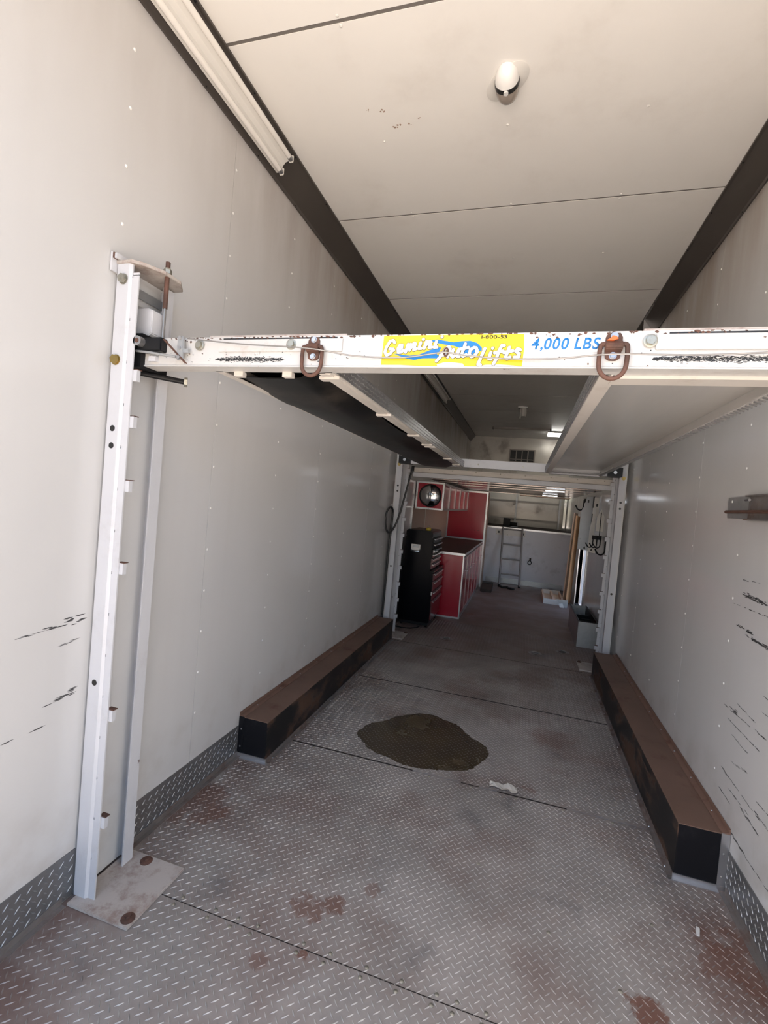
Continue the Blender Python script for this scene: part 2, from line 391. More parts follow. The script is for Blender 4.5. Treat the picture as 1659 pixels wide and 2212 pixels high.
# wall panels with rivet rows
def riv_row(mb, x, s, y, zs, r=.0065):
    for z in zs: mb.lathe([(r, 0), (r*.8, .002), (r*.3, .0032)], (x, y, z), (s, 0, 0), n=8)
def wall_panels(w, x, s, seams, mat, hole=None):
    for k in range(len(seams)-1):
        a, b = seams[k]+.0012, seams[k+1]-.0012
        x0, x1 = (x-.005, x) if s > 0 else (x, x+.005)
        if hole and a < hole[0]+.01 < b:
            mb = B(x0, x1, a, hole[0], 0, ZC)
        else: mb = B(x0, x1, a, b, 0, ZC)
        p = mb.build('wall_panel', mat, w)
        if seams[k] < 5:
            rv = MB(); zs = [.42+.2033*i for i in range(14)]
            riv_row(rv, x, s, a+.014, zs); riv_row(rv, x, s, (a+b)/2+.006, zs)
            rv.build('rivets', m_riv, p, kind='stuff')
wall_panels(wl, XL, 1, [Y0, .745, 1.965, 3.185, 4.405, 5.625, 6.845, 8.065, 9.285, 10.505, Y1], m_wl)
wall_panels(wr, XR, -1, [Y0, .76, 1.98, 3.20, 4.42, 5.64, 6.86, DY0], m_wr)
for (a, b, z0, z1) in ((DY0, DY1, DZ1, ZC), (DY1, 10.50, 0, ZC), (10.50, Y1, 0, ZC)):
    B(XR, XR+.005, a+.001, b-.001, z0, z1).build('wall_panel', m_wr, wr)
SR = [(2.564, .738, 2.157, .754, 1), (2.501, .755, 2.443, .751, 3), (2.532, .694, 2.215, .69, 1), (2.434, .79, 2.267, .782, 1), (2.454, .645, 2.308, .636, 1), (2.527, .464, 2.471, .46, 2), (2.471, .46, 2.169, .446, 1), (2.303, .402, 2.167, .39, 2), (2.42, .412, 2.244, .413, 1), (2.368, .256, 2.239, .252, 2), (2.426, .534, 2.28, .564, 1), (2.254, .906, 1.9, .902, 1), (2.229, .842, 1.9, .845, 1), (2.234, .46, 1.9, .435, 1), (2.544, .369, 2.393, .357, 1), (2.373, 1.098, 2.0, 1.099, 3), (2.238, .248, 2.0, .254, 1), (2.202, .499, 1.9, .503, 1), (2.496, 1.269, 2.284, 1.262, 4), (2.57, 1.212, 2.1, 1.216, 1), (2.514, 1.12, 2.37, 1.12, 3), (2.425, 1.101, 2.231, 1.092, 2), (2.512, 1.333, 2.464, 1.328, 2), (2.421, 1.336, 2.364, 1.338, 1)]
SL = [(1.066, 1.022, 1.161, 1.027, 1), (1.18, 1.03, 1.24, 1.032, 3), (1.255, 1.041, 1.314, 1.029, 5), (1.226, .961, 1.291, .968, 1), (1.198, .77, 1.248, .775, 2), (1.252, .775, 1.297, .777, 3), (1.278, .786, 1.3, .799, 3), (1.058, .7, 1.082, .703, 1), (1.137, .701, 1.179, .701, 1)]
def scuffs(wall, x, s, L):
    # rubber rubbed off on the wall: thin flecks strung along each stroke
    mb = MB(); rnd = random.Random(4)
    for (ya, za, yb, zb, w) in L:
        ln = abs(yb-ya); k = max(5, int(ln/.013)*(1+w//2))
        for i in range(k):
            u = rnd.random(); y = ya+(yb-ya)*u+rnd.uniform(-.004, .004); z = za+(zb-za)*u+rnd.gauss(0, .0012*w)
            l = rnd.uniform(.006, .022); h = rnd.uniform(.0006, .0011)*(.7+.45*w)
            mb.prism([(y-l, z-h*.2), (y-l*.3, z-h), (y+l*.5, z-h*.7), (y+l, z+h*.3), (y+l*.2, z+h), (y-l*.6, z+h*.6)], 'x', x, x+s*(.0003+.00004*(i % 7)))
    p = [o for o in wall.children if o.name.startswith('wall_panel')][2 if s < 0 else 1]
    mb.build('scuff_marks', m_scuff, p, kind='stuff')
scuffs(wr, XR, -1, SR); scuffs(wl, XL, 1, SL)
# the side door, swung open outside, and its frame
d = struct('door_1', B(XR+.075, XR+.93, DY1+.01, DY1+.05, DZ0, DZ1), m_white)
MB().tube([(XR+.80, DY1+.01, .95), (XR+.80, DY1-.03, .95), (XR+.80, DY1-.03, 1.07), (XR+.80, DY1+.01, 1.07)], .01).build('door_handle', m_steel, d)
struct('trim_5', B(XR-.012, XR+.07, DY0-.03, DY0, DZ0-.03, DZ1+.03).box(XR-.012, XR+.07, DY1, DY1+.03, DZ0-.03, DZ1+.03)
       .box(XR-.012, XR+.07, DY0, DY1, DZ1, DZ1+.03), m_alu)

# cove trims along both ceiling corners
for nm, x, s, cx in (('trim_1', XL, 1, .11), ('trim_2', XR, -1, .10)):
    t = struct(nm, MB().prism([(x, 3.235), (x+s*.010, 3.232), (x+s*.014, 3.246), (x+s*(cx-.006), ZC-.012), (x+s*(cx+.006), ZC-.010), (x+s*(cx+.006), ZC), (x, ZC)], 'y', Y0, Y1), m_cove)
    mb = MB()
    for i in range(22):
        y = .9+i*.41; mb.lathe([(.005, 0), (.004, .002), (.001, .003)], (x+s*.010, y, 3.236), (s*.4, 0, -1), n=8)
        mb.lathe([(.005, 0), (.004, .002), (.001, .003)], (x+s*cx, y+.2, ZC-.012), (s*.5, 0, -1), n=8)
    mb.build('rivets', m_blkp, t, kind='stuff')
B(XR-.10, XR-.002, 4.74, 4.748, 3.236, 3.36).build('joint_strip', m_alu, bpy.data.objects['trim_2'])

# kick plates (diamond plate) and floor angles
def kick(nm, x, s, segs):
    base = None
    for (a, b) in segs:
        x0, x1 = (x, x+.004) if s > 0 else (x-.004, x)
        mb = B(x0, x1, a, b, .006, .178)
        if base is None: base = struct(nm, mb, m_kick); pr = base
        else: pr = mb.build('kick_plate', m_kick, base)
        t = MB(); tread(t, 0.01, .175, a, b, p=.038)
        xx = x+s*.004
        t2 = MB(); t2.add([(xx+s*vz, vy, vx) for (vx, vy, vz) in t.v], t.f)
        t2.build('tread_bars', m_kickt, pr, kind='stuff')
    return base
kick('baseboard_left', XL, 1, [(1.558, 2.385), (Y0, 1.346)])
kick('baseboard_right', XR, -1, [(1.2, 2.36)])
kick2 = struct('baseboard_bulkhead', B(-.66, .9, YB-.005, YB, .004, .105), m_alu)
t2 = MB()
for i in range(70):
    for j in range(4):
        x = -.65+i*.022+.011*(j % 2); z = .018+j*.024
        t2.add([(x-.006, YB-.005, z-.008), (x+.002, YB-.005, z-.002), (x+.006, YB-.005, z+.008), (x-.002, YB-.005, z+.002), (x, YB-.008, z)], [(0, 1, 4), (1, 2, 4), (2, 3, 4), (3, 0, 4)])
t2.build('tread_bars', m_kickt, kick2, kind='stuff')
struct('trim_3', B(XL+.004, XL+.028, Y0, 1.30, 0, .003).box(XL+.004, XL+.008, Y0, 1.30, 0, .028).box(XL+.004, XL+.028, 1.595, 2.385, 0, .003).box(XL+.004, XL+.008, 1.595, 2.385, 0, .028), m_trim)
struct('trim_4', B(XR-.028, XR-.004, .6, 2.35, 0, .003).box(XR-.008, XR-.004, .6, 2.35, 0, .028), m_trim)

# ------------------------------------------------------------------ wheel boxes
def wheel_box(label, x, s, w, y0, y1, h):
    t = thing('wheel_box', label, 'wheel box', (x, y0, 0), 'steel wheel boxes on both sides of the floor')
    xi = x+s*w
    B(x+s*.002, xi, y0, y1, h-.005, h).build('top_sheet', m_rusttop, t)
    B(xi-s*.004, xi, y0, y1, 0, h-.005).build('side_sheet', m_boxside, t)
    B(x+s*.002, xi-s*.004, y0, y0+.004, 0, h-.005).build('end_sheet', m_boxend, t)
    B(x+s*.002, xi-s*.004, y1-.004, y1, 0, h-.005).build('end_sheet', m_boxend, t)
    B(xi, xi+s*.004, y0, y1, 0, .020).box(xi, xi+s*.024, y0, y1, 0, .003).build('floor_angle', m_trim, t)
    B(x+s*.004, xi+s*.004, y0-.004, y0, 0, .022).box(x+s*.030, xi+s*.024, y0-.022, y0, 0, .003).build('bright_angle', m_alu, t, label='bright aluminium angle at the foot of the end')
    MB().prism([(x+s*.002, h), (x+s*.035, h), (x+s*.035, h+.003), (x+s*.006, h+.006), (x+s*.006, h+.022), (x+s*.002, h+.022)], 'y', y0, y1).build('wall_angle', m_trimr, t)
    B(x+s*.002, x+s*.035, y0-.003, y0, .02, h).build('end_angle', m_alu if s < 0 else m_boxend, t)
    mb = MB()
    for i in range(10):
        y = y0+.06+i*(y1-y0-.1)/9
        mb.lathe([(.005, 0), (.004, .002), (.001, .003)], (xi+s*.016, y, .003), n=8)
        mb.lathe([(.005, 0), (.004, .002), (.001, .003)], (x+s*.02, y+.1 if i < 9 else y, h+.004), n=8)
    mb.lathe([(.005, 0), (.004, .002), (.001, .003)], (x+s*.02, y0-.003, .16), (0, -1, 0), n=8).lathe([(.005, 0), (.004, .002), (.001, .003)], (x+s*.02, y0-.003, .06), (0, -1, 0), n=8)
    mb.build('rivets', m_steel, t, kind='stuff')
    return t
wheel_box('long rusty wheel box with scraped black side along the left wall', XL, 1, .187, 2.39, 5.08, .232)
wheel_box('long rusty wheel box with black end and bright corner angle along the right wall', XR, -1, .200, 2.365, 5.00, .248)

# ------------------------------------------------------------------ lift columns
def column(label, x, s, yo, q, dsh=0., detail=True):
    """x wall face, s into the room, yo outer edge of the column in y, q=+1 towards deeper y"""
    t = thing('lift_column', label, 'lift column', (x+s*.15, yo+q*.11, 0), 'four posts of the car lift')
    D = lambda d: x+s*(d+dsh)
    Yt = lambda k: yo+q*k
    H = 2.30
    pl = B(x+s*.025, x+s*.295, Yt(-.036), Yt(.252), 0, .012).build('base_plate', m_wplate, t, bevel=.002)
    for (a, b) in ((.25, -.006), (.13, .222)):
        mb = MB().lathe([(.024, 0), (.024, .003), (.016, .006), (.010, .007)], (x+s*(.27 if b < 0 else .135), Yt(b), .012), n=14); mb.hexa((x+s*(.27 if b < 0 else .135), Yt(b), .018), (0, 0, 1), .011, .008)
        mb.build('anchor_bolt', m_rust, pl)
    B(D(.004) if dsh else x+s*.004, D(.016), Yt(.01), Yt(.215), .012, H-.02).build('back_web', m_under if 0 else m_wl, t)
    MB().prism([(D(.016), Yt(0)), (D(.066), Yt(0)), (D(.074), Yt(.008)), (D(.074), Yt(.014)), (D(.064), Yt(.006)), (D(.016), Yt(.006))], 'z', .012, H).build('front_flange', m_white, t)
    # latch rail: a notched strip with locking tabs
    rail = MB(); z = .012; i = 0
    while z < H-.03:
        z2 = min(z+.150, H-.03)
        rail.box(D(.070), D(.103), Yt(.008), Yt(.013), z, z2-.010); rail.box(D(.078), D(.103), Yt(.008), Yt(.013), z2-.010, z2)
        z = z2
    rr = rail.build('latch_rail', m_white, t)
    for zt in ((.296, .69, 1.224, 1.52, 1.748, 1.912) if q > 0 else [.2+.19*k for k in range(11)]):
        lt = B(D(.088), D(.118 if q > 0 else .122), Yt(.014), Yt(.03), zt-.020, zt+.020).build('latch_tab', m_white, rr)
        B(D(.090), D(.120), Yt(.016), Yt(.036), zt+.020, zt+.023).build('tab_slot', m_rust, rr)
    MB().prism([(D(.016), Yt(.215)), (D(.072), Yt(.215)), (D(.072), Yt(.165)), (D(.066), Yt(.165)), (D(.066), Yt(.209)), (D(.016), Yt(.209))], 'z', .012, H-.01).build('rear_flange', m_white, t)
    # bolts and bolt holes on the face the camera side shows
    fy = Yt(0) if q > 0 else Yt(.215); fs = -1
    for z in (1.721, 1.66, .804):
        MB().cyl((D(.042), fy, z), (D(.042), fy+fs*.0006, z), .011, 16).build('bolt_hole', m_ink, t)
    for z, m, dd in ((1.963, m_brass, .036), (2.246, m_zinc, .045)):
        b = MB().lathe([(.019, 0), (.019, .003)], (D(dd), fy, z), (0, fs, 0), n=16).hexa((D(dd), fy+fs*.003, z), (0, fs, 0), .0165, .011)
        b.build('bolt', m, t, bevel=.001)
    # cap plate, threaded rod and wall bracket
    MB().prism([(D(.012), Yt(-.004)), (D(.080), Yt(-.004)), (D(.105), Yt(.02)), (D(.140), Yt(.09)), (D(.140), Yt(.17)), (D(.095), Yt(.235)), (D(.012), Yt(.235))], 'z', H, H+.012).build('cap_plate', m_wplate, t, bevel=.0015)
    if detail:
        rx, ry = D(.128), Yt(.112)
        rod = MB().cyl((rx, ry, H-.115), (rx, ry, H+.055), .0085, 10).build('threaded_rod', m_rust, t)
        MB().hexa((rx, ry, H+.012), (0, 0, 1), .015, .014).lathe([(.014, .014), (.011, .020), (.008, .021)], (rx, ry, H+.012), n=12).build('nut', m_zinc, rod)
        MB().cyl((rx, ry, 2.03), (rx, ry, H-.11), .0055, 8).build('lift_cable', m_wire, rod)
        for z in (2.235, 2.175):
            B(D(.020), D(.028), Yt(.012), Yt(.21), z-.016, z+.016).build('cross_strap', m_galv, t)
        MB().cyl((D(.032), Yt(.06), 2.24), (D(.045), Yt(.06), 2.24), .008, 8).build('strap_bolt', m_zinc, t)
        br = B(x+s*.004, x+s*.012, Yt(-.022), Yt(.06), H-.03, H+.034).box(x+s*.018, x+s*.028, Yt(-.018), Yt(.06), H+.013, H+.030).build('wall_bracket', m_white, t)
        B(x+s*.012, x+s*.018, Yt(-.020), Yt(.06), H+.013, H+.032).build('bracket_edge', m_rust, br)
    return t
column('tall white lift post on a bolted plate at the near left wall', XL, 1, 1.340, 1)
column('near right post of the lift under the beam end', XR, -1, 1.340, 1, detail=False)
column('far left white lift post beside the black tool chest', XL, 1, 5.395, -1, .036, False)
column('far right white lift post beside the divided metal bin', XR, -1, 5.395, -1, .022, False)

# ------------------------------------------------------------------ lift platform: two cross beams and two runways
PL = thing('lift_platform', 'raised white lift platform with lettered front beam and two runways', 'car lift', (-.245, 1.40, 1.957))
BX0, BX1, BY, BZ0, BZ1 = -1.398, .905, 1.40, 1.957, 2.058
beam = MB().prism([(BY, BZ1), (BY, BZ0+.006), (BY-.004, BZ0+.004), (BY-.004, BZ0), (BY+.062, BZ0), (BY+.062, BZ0+.004), (BY+.005, BZ0+.006), (BY+.005, BZ1-.006), (BY+.062, BZ1-.006), (BY+.062, BZ1)], 'x', BX0, BX1).build('front_beam', m_beam, PL)
B(BX0+.02, BX1-.02, BY+.056, BY+.062, BZ0+.006, BZ1-.006).build('beam_back', m_under, beam)
for a, b in ((-1.095, -.585), (.262, BX1)):
    B(a, b, BY+.004, BY+.058, BZ1, BZ1+.007).build('top_strip', m_wplate, beam)
    B(a+(.045 if a < 0 else .03), b-.01, BY-.005, BY, BZ0+.050, BZ1-.010).build('bolted_bar', m_beam, beam, bevel=.001)
    B(a+.06, b-.03, BY-.0008, BY, BZ1-.0085, BZ1-.004).build('black_stripe', m_ink, beam)
def scuffed(a, b, z0, z1):
    # worn black rubbing stripe, broken into flecks
    mb = MB(); rnd = random.Random(int(a*100))
    zc = (z0+z1)/2
    for i in range(int(3000*(b-a))):
        x = rnd.uniform(a, b); e = min(1, min(x-a, b-x)/.06); w = rnd.uniform(.0008, .0055); h = rnd.uniform(.0004, .0013); z = rnd.gauss(zc, (z1-z0)*.30*(.4+.6*e))
        if not z0-.004 < z < z1+.004: continue
        n = 7; pts = [(x+w*math.cos(6.283*k/n)*rnd.uniform(.6, 1), z+h*math.sin(6.283*k/n)*rnd.uniform(.6, 1)) for k in range(n)]
        mb.prism(pts, 'y', BY-.0005-.00002*(i % 23), BY)
    mb.build('rubbed_stripe', m_ink, beam, kind='stuff')
scuffed(-1.06, -.80, BZ0+.018, BZ0+.033); scuffed(.29, .86, BZ0+.020, BZ0+.034)
def chips(name, mat, n, seed, zlo, zhi, size, top):
    mb = MB(); rnd = random.Random(seed)
    for i in range(n):
        x = rnd.uniform(BX0+.02, BX1-.02); z = (BZ1-abs(rnd.gauss(0, .006))) if top else rnd.uniform(zlo, zhi)
        if -.47 < x < -.03 and not top: continue
        if top and -.47 < x < -.03: z = BZ1-abs(rnd.gauss(0, .0015))
        w = rnd.uniform(.3, 1)*size; h = w*rnd.uniform(.3, .9); k = 8
        mb.prism([(x+w*math.cos(6.283*q/k)*rnd.uniform(.4, 1), min(BZ1, z+h*math.sin(6.283*q/k)*rnd.uniform(.4, 1))) for q in range(k)], 'y', BY-.0022-.00003*(i % 11), BY)
    mb.build(name, mat, beam, kind='stuff')
chips('rust_chips', m_rust, 170, 21, 0, 0, .007, True); chips('grey_scrapes', m_ink, 60, 22, BZ0+.012, BZ0+.05, .003, False); chips('rust_specks', m_rust, 40, 23, BZ0+.002, BZ1, .0035, False)
for x in (-1.127, -.773, .278, .80):
    MB().lathe([(.018, 0), (.018, .003), (.014, .004)], (x, BY-.004, 2.030), (0, -1, 0), n=18).hexa((x, BY-.007, 2.030), (0, -1, 0), .0125, .008).build('beam_bolt', m_zinc, PL, bevel=.0008)
# shackles with D rings
def shackle(x, spot):
    s = MB().prism([(x-.021, 2.004), (x-.018, 1.984), (x-.008, 1.978), (x+.008, 1.978), (x+.018, 1.984), (x+.021, 2.004), (x+.021, 2.040), (x+.015, 2.052), (x-.015, 2.052), (x-.021, 2.040)], 'y', BY-.006, BY).build('shackle_plate', m_rust, PL, bevel=.001)
    MB().prism([(BY-.006, 2.030), (BY-.020, 2.026), (BY-.026, 2.016), (BY-.020, 2.006), (BY-.006, 2.000)], 'x', x-.022, x+.022).build('ring_strap', m_rust, s, bevel=.002)
    pts = [(-.033, .012), (-.034, -.03), (-.030, -.052), (-.018, -.067), (0, -.073), (.018, -.067), (.030, -.052), (.034, -.03), (.033, .012), (.024, .019), (0, .019), (-.024, .019)]
    MB().tube(spline([(x+a, BY-.014, 2.000+b) for a, b in pts], 4, True), .0062, 10, True).build('ring', m_rust, s, smooth=True)
    for z in (2.043, 1.990):
        MB().lathe([(.010, 0), (.010, .002)], (x, BY-.006, z), (0, -1, 0), n=12).hexa((x, BY-.008, z), (0, -1, 0), .0075, .005).build('bolt', m_steel, s)
    if spot: MB().prism([(x-.020, 2.026), (x-.012, 2.031), (x-.006, 2.038), (x+.002, 2.036), (x+.008, 2.030), (x-.004, 2.025)], 'y', BY-.0275, BY-.020).build('paint_spot', m_or, s)
shackle(-.692, False); shackle(.190, True)

# decal: yellow with blue swooshes and brush lettering (coordinates of the drawing in its own units)
KD = .000497
def dz(u, v): return 2.0565-(v-(66-.0107*u))*KD
def dx(u): return -.46+(u-85)*KD
dec = MB().prism([(dx(u), dz(u, v)) for u, v in ((85, 68), (920, 60), (928, 150), (924, 246), (880, 240), (800, 235), (720, 238), (660, 252), (600, 250), (585, 232), (540, 228), (500, 226), (470, 228), (430, 240), (436, 252), (345, 251), (200, 246), (80, 247))], 'y', BY-.0006, BY).build('lettered_decal', m_yel, PL, label='yellow decal with blue swooshes reading Gemini Auto Lifts')
for poly in (((155, 178), (200, 184), (260, 190), (320, 182), (372, 160), (420, 140), (450, 138), (440, 165), (425, 180), (470, 195), (440, 205), (400, 204), (340, 205), (290, 216), (240, 208), (195, 192)),
             ((370, 100), (420, 92), (470, 100), (520, 108), (570, 102), (620, 100), (660, 112), (690, 140), (690, 158), (660, 160), (620, 195), (560, 200), (575, 160), (560, 140), (520, 128), (470, 122), (420, 112))):
    MB().prism([(dx(u), dz(u, v)) for u, v in poly], 'y', BY-.0010, BY-.0006).build('swoosh', m_blue, dec)
JIT = [0]
def stroke(mb, pts, w, y0, y1):
    # thick rounded brush stroke as overlapping flat quads and discs
    P = [(dx(u), dz(u, v)) for u, v in pts]; w *= KD
    for i, (a, b) in enumerate(P):
        JIT[0] = (JIT[0]+1) % 9; yj = y0-.00003*JIT[0]
        mb.prism([(a+w*math.cos(6.283*k/12), b+w*math.sin(6.283*k/12)) for k in range(12)], 'y', yj, y1)
        if i:
            c, d_ = P[i-1]; L = math.hypot(a-c, b-d_) or 1; nx, nz = -(b-d_)/L*w, (a-c)/L*w
            mb.prism([(a+nx, b+nz), (c+nx, d_+nz), (c-nx, d_-nz), (a-nx, b-nz)], 'y', yj-.00035, y1)
GL = [[[(158, 112), (148, 98), (128, 104), (108, 138), (100, 170), (112, 190), (136, 180), (152, 152), (130, 150)], [(152, 152), (156, 158)]],
      [[(186, 158), (206, 142), (206, 126), (192, 128), (182, 150), (186, 172), (204, 170), (218, 158)]],
      [[(232, 170), (244, 122), (238, 150), (258, 122), (266, 124), (256, 158)], [(260, 148), (282, 114), (290, 118), (282, 156), (298, 148)]],
      [[(322, 112), (314, 148), (328, 146)], [(336, 92), (337, 91)]],
      [[(346, 146), (358, 104), (352, 130), (376, 104), (386, 108), (376, 142), (392, 138)]],
      [[(418, 104), (408, 140), (424, 138)], [(449, 78), (450, 77)]],
      [[(428, 222), (452, 192), (478, 148), (496, 134), (504, 146), (494, 196)], [(448, 186), (500, 182)]],
      [[(524, 152), (514, 186), (524, 196), (544, 182), (558, 150), (550, 192), (562, 192)]],
      [[(592, 118), (576, 180), (586, 192), (602, 182)], [(568, 148), (612, 140)]],
      [[(644, 140), (624, 154), (620, 180), (634, 194), (654, 186), (666, 164), (658, 142), (644, 140)]],
      [[(708, 146), (690, 196), (676, 238), (690, 240)]],
      [[(744, 168), (734, 204), (748, 206)], [(752, 144), (753, 143)]],
      [[(816, 128), (804, 126), (790, 156), (778, 206), (764, 234)], [(766, 170), (812, 160)]],
      [[(846, 138), (830, 192), (838, 204), (854, 194)], [(818, 168), (866, 158)]],
      [[(908, 152), (892, 146), (884, 160), (904, 176), (900, 194), (878, 194)]]]
for gph in GL:
    mo = MB(); mi = MB()
    for k, st in enumerate(gph):
        w = 9.0 if len(st) > 2 or k else 9.0
        stroke(mo, st, w+2.0, BY-.0014, BY-.0010); stroke(mi, st, w, BY-.0024, BY-.0014)
    L_ = mi.build('letter', m_ltr, dec); mo.build('letter_outline', m_ink, dec)
def text(parent, txt, x0, z0, h, width, mat, shear=0., bold=0., y=BY, name='letter'):
    """print text character by character with the built-in font, scaled to the wanted width"""
    glyphs = []; pen = 0
    for ch in txt:
        cu = bpy.data.curves.new('glyph', 'FONT'); cu.body = ch; cu.size = 1; cu.shear = shear; cu.offset = bold; cu.extrude = 0
        ob = bpy.data.objects.new('glyph', cu); C.objects.link(ob)
        bpy.context.view_layer.update()
        me = bpy.data.meshes.new_from_object(ob.evaluated_get(bpy.context.evaluated_depsgraph_get()))
        bpy.data.objects.remove(ob); bpy.data.curves.remove(cu)
        if len(me.vertices) == 0: pen += .28; continue
        xs_ = [v.co.x for v in me.vertices]; a = min(xs_); b = max(xs_)
        glyphs.append((me, pen-a)); pen += (b-a)+.075
    ky = h/.70; kx = width/pen; off = wloc(parent)
    for me, dxp in glyphs:
        for v in me.vertices: v.co = Vector((x0+(v.co.x+dxp)*kx, y-.0009, z0+v.co.y*ky))-off
        me.materials.append(mat)
        o = bpy.data.objects.new(name, me); C.objects.link(o); o.parent = parent
        md = o.modifiers.new('thickness', 'SOLIDIFY'); md.thickness = .0004; md.offset = 0
text(dec, '1-800-53', dx(682), dz(682, 87), .0095, 148*KD, m_ink, bold=.012)
pn = B(dx(938), dx(1352), BY-.0005, BY, dz(1100, 162), dz(1100, 68)).build('capacity_label', m_ltr, PL, label='white label reading 4,000 LBS. in blue')
text(pn, '4,000 LBS.', dx(966), dz(966, 147), .0305, 385*KD, m_blue, shear=.18, bold=.018)
# release cable strung along the beam, with its guide eye
pts = [(-1.165, BY-.022, 2.048), (-.95, BY-.018, 2.028), (-.70, BY-.032, 2.008), (-.55, BY-.012, 1.990), (-.40, BY-.010, 1.985), (-.30, BY-.012, 1.996), (-.262, BY-.014, 1.999), (-.20, BY-.012, 1.990), (-.08, BY-.010, 1.981), (.05, BY-.012, 1.981), (.19, BY-.034, 1.986), (.40, BY-.012, 1.990), (.62, BY-.012, 2.000), (.9, BY-.012, 2.012)]
MB().tube(spline(pts, 5), .0022, 6).build('release_cable', m_wire, PL, smooth=True)
MB().tube([(-.262+.006*math.cos(t), BY-.008, 2.002+.012*math.sin(t)) for t in [i*.5236 for i in range(12)]], .0025, 6, True).build('cable_eye', m_rust, PL)
# latch linkage and black catch at the left end
lv = B(-1.205, -1.180, BY-.024, BY-.012, 1.975, 2.056).build('latch_lever', m_galv, PL, bevel=.002)
for z in (2.050, 1.982, 2.015): MB().cyl((-1.192, BY-.030, z), (-1.192, BY-.010, z), .006, 10).build('pin', m_steel, lv)
B(-1.180, -1.160, BY-.02, BY-.010, 2.000, 2.014).build('lever_foot', m_galv, lv)
ck = B(-1.372, -1.268, BY-.030, BY+.02, 2.004, 2.052).build('catch_block', m_blkp, PL, bevel=.003)
MB().cyl((-1.352, BY-.052, 2.034), (-1.352, BY-.028, 2.034), .017, 16).build('roller', m_steel, ck)
MB().cyl((-1.352, BY-.054, 2.034), (-1.352, BY-.051, 2.034), .008, 12).build('roller_pin', m_rust, ck)
MB().tube([(-1.372, BY-.03, 2.004), (-1.30, BY-.034, 1.995), (-1.20, BY-.032, 1.982)], .0045, 8).build('link_rod', m_galv, PL)
MB().tube([(-1.262+.10*t+.0036*math.cos(t*190), BY-.024+.0036*math.sin(t*190), 2.046-.085*t) for t in [i/420 for i in range(421)]], .0013, 5).build('spring', m_rust, PL)
B(-1.330, -1.300, BY-.016, BY, 1.972, 1.990).build('stop_lug', m_white, PL)
# slider carriage inside the post
cg = MB().prism([(-1.440, 2.07), (-1.398, 2.07), (-1.372, 2.07), (-1.352, 2.08), (-1.352, 2.165), (-1.372, 2.172), (-1.440, 2.172)], 'y', BY+.01, BY+.10).build('slider_block', m_white, PL, bevel=.003)
B(-1.440, -1.36, BY-.02, BY+.11, 1.95, 2.07).build('slider_shoe', m_blkp, PL)
MB().cyl((-1.43, BY+.02, 1.944), (-1.29, BY+.13, 1.935), .010, 12).build('lock_rod', m_blkp, PL)
MB().hexa((-1.292, BY+.128, 1.935), (.78, .62, 0), .018, .012).build('lock_rod_nut', m_zinc, PL)
# far beam
fb = MB().prism([(5.02, 2.048), (5.02, 1.963), (5.075, 1.963), (5.075, 2.048)], 'x', -1.36, .86).build('rear_beam', m_white, PL)
for x in (-.50, -.05): MB().lathe([(.008, 0), (.006, .003)], (x, 5.02, 2.0), (0, -1, 0), n=10).build('bolt', m_zinc, fb)
for x, s in ((-1.35, 1), (.87, -1)):
    B(x, x+s*.13, 4.98, 5.14, 1.96, 2.05).build('corner_block', m_blkp, fb)
    MB().lathe([(.016, 0), (.016, .004), (.008, .004)], (x+s*.065, 4.98, 2.0), (0, -1, 0), n=14).build('corner_bolt', m_steel, fb)
# runways
def runway(x0, x1, near, far_, sheet):
    rw = MB().prism([(x0, 1.957), (x0+.030, 1.957), (x0+.030, 1.961), (x0+.004, 1.961), (x0+.004, 2.010), (x1-.004, 2.010), (x1-.004, 1.961), (x1-.030, 1.961), (x1-.030, 1.957), (x1, 1.957), (x1, 2.016), (x0, 2.016)], 'y', near, far_).build('runway', m_runw if sheet else m_under, PL)
    for x in (x0, x1):
        s = -1 if x == x0 else 1
        ed = B(x, x+s*.004, near, far_, 1.962, 2.022).build('tread_edge', m_alu, rw)
        mb = MB(); n = int((far_-near)/.022)
        for i in range(n):
            y = near+(i+.5)*.022
            for j, z in enumerate((1.974, 1.992, 2.010)):
                xx = x+s*.004; sg = 1 if (i+j) % 2 else -1
                mb.add([(xx, y-.009, z-.004*sg), (xx, y, z-.002), (xx, y+.009, z+.004*sg), (xx, y, z+.002), (xx+s*.002, y, z)], [(0, 1, 4), (1, 2, 4), (2, 3, 4), (3, 0, 4)])
        mb.build('edge_treads', m_kickt, rw, kind='stuff')
    return rw
r1 = runway(-1.10, -.648, 1.455, 5.02, False)
r2 = runway(.170, .678, 1.455, 5.02, True)
for y in (1.50, 2.15, 2.78, 3.20, 3.30, 4.10, 4.65): B(-.715, -.640, y, y+.035, 1.946, 1.957).build('hook_tab', m_under, r1, bevel=.001)
for x in (-1.02, -.83): B(x, x+.035, 1.452, 1.475, 1.940, 1.957).build('hook_tab', m_under, r1)
B(-.70, -.66, 1.47, 4.98, 1.953, 1.957).build('inner_lip', m_under, r1)
B(.170, .215, 1.462, 4.99, 1.952, 1.957).build('inner_lip', m_under, r2); B(.205, .655, 1.462, 1.53, 1.948, 1.957).build('front_lip', m_under, r2)
mb = MB()
for i in range(118):
    y = 1.50+i*.0295; mb.prism([(.652, y), (.680, y+.020), (.682, y+.030), (.654, y+.010)], 'z', 1.9525, 1.957)
mb.build('outer_edge_treads', m_kickt, r2, kind='stuff')
B(.20, .66, 4.93, 5.015, 1.945, 1.957).build('rear_lip', m_white, r2)
for x in (.30, .58): MB().lathe([(.012, 0), (.012, -.003), (.006, -.003)], (x, 4.97, 1.945), n=12).build('lip_bolt', m_zinc, r2)
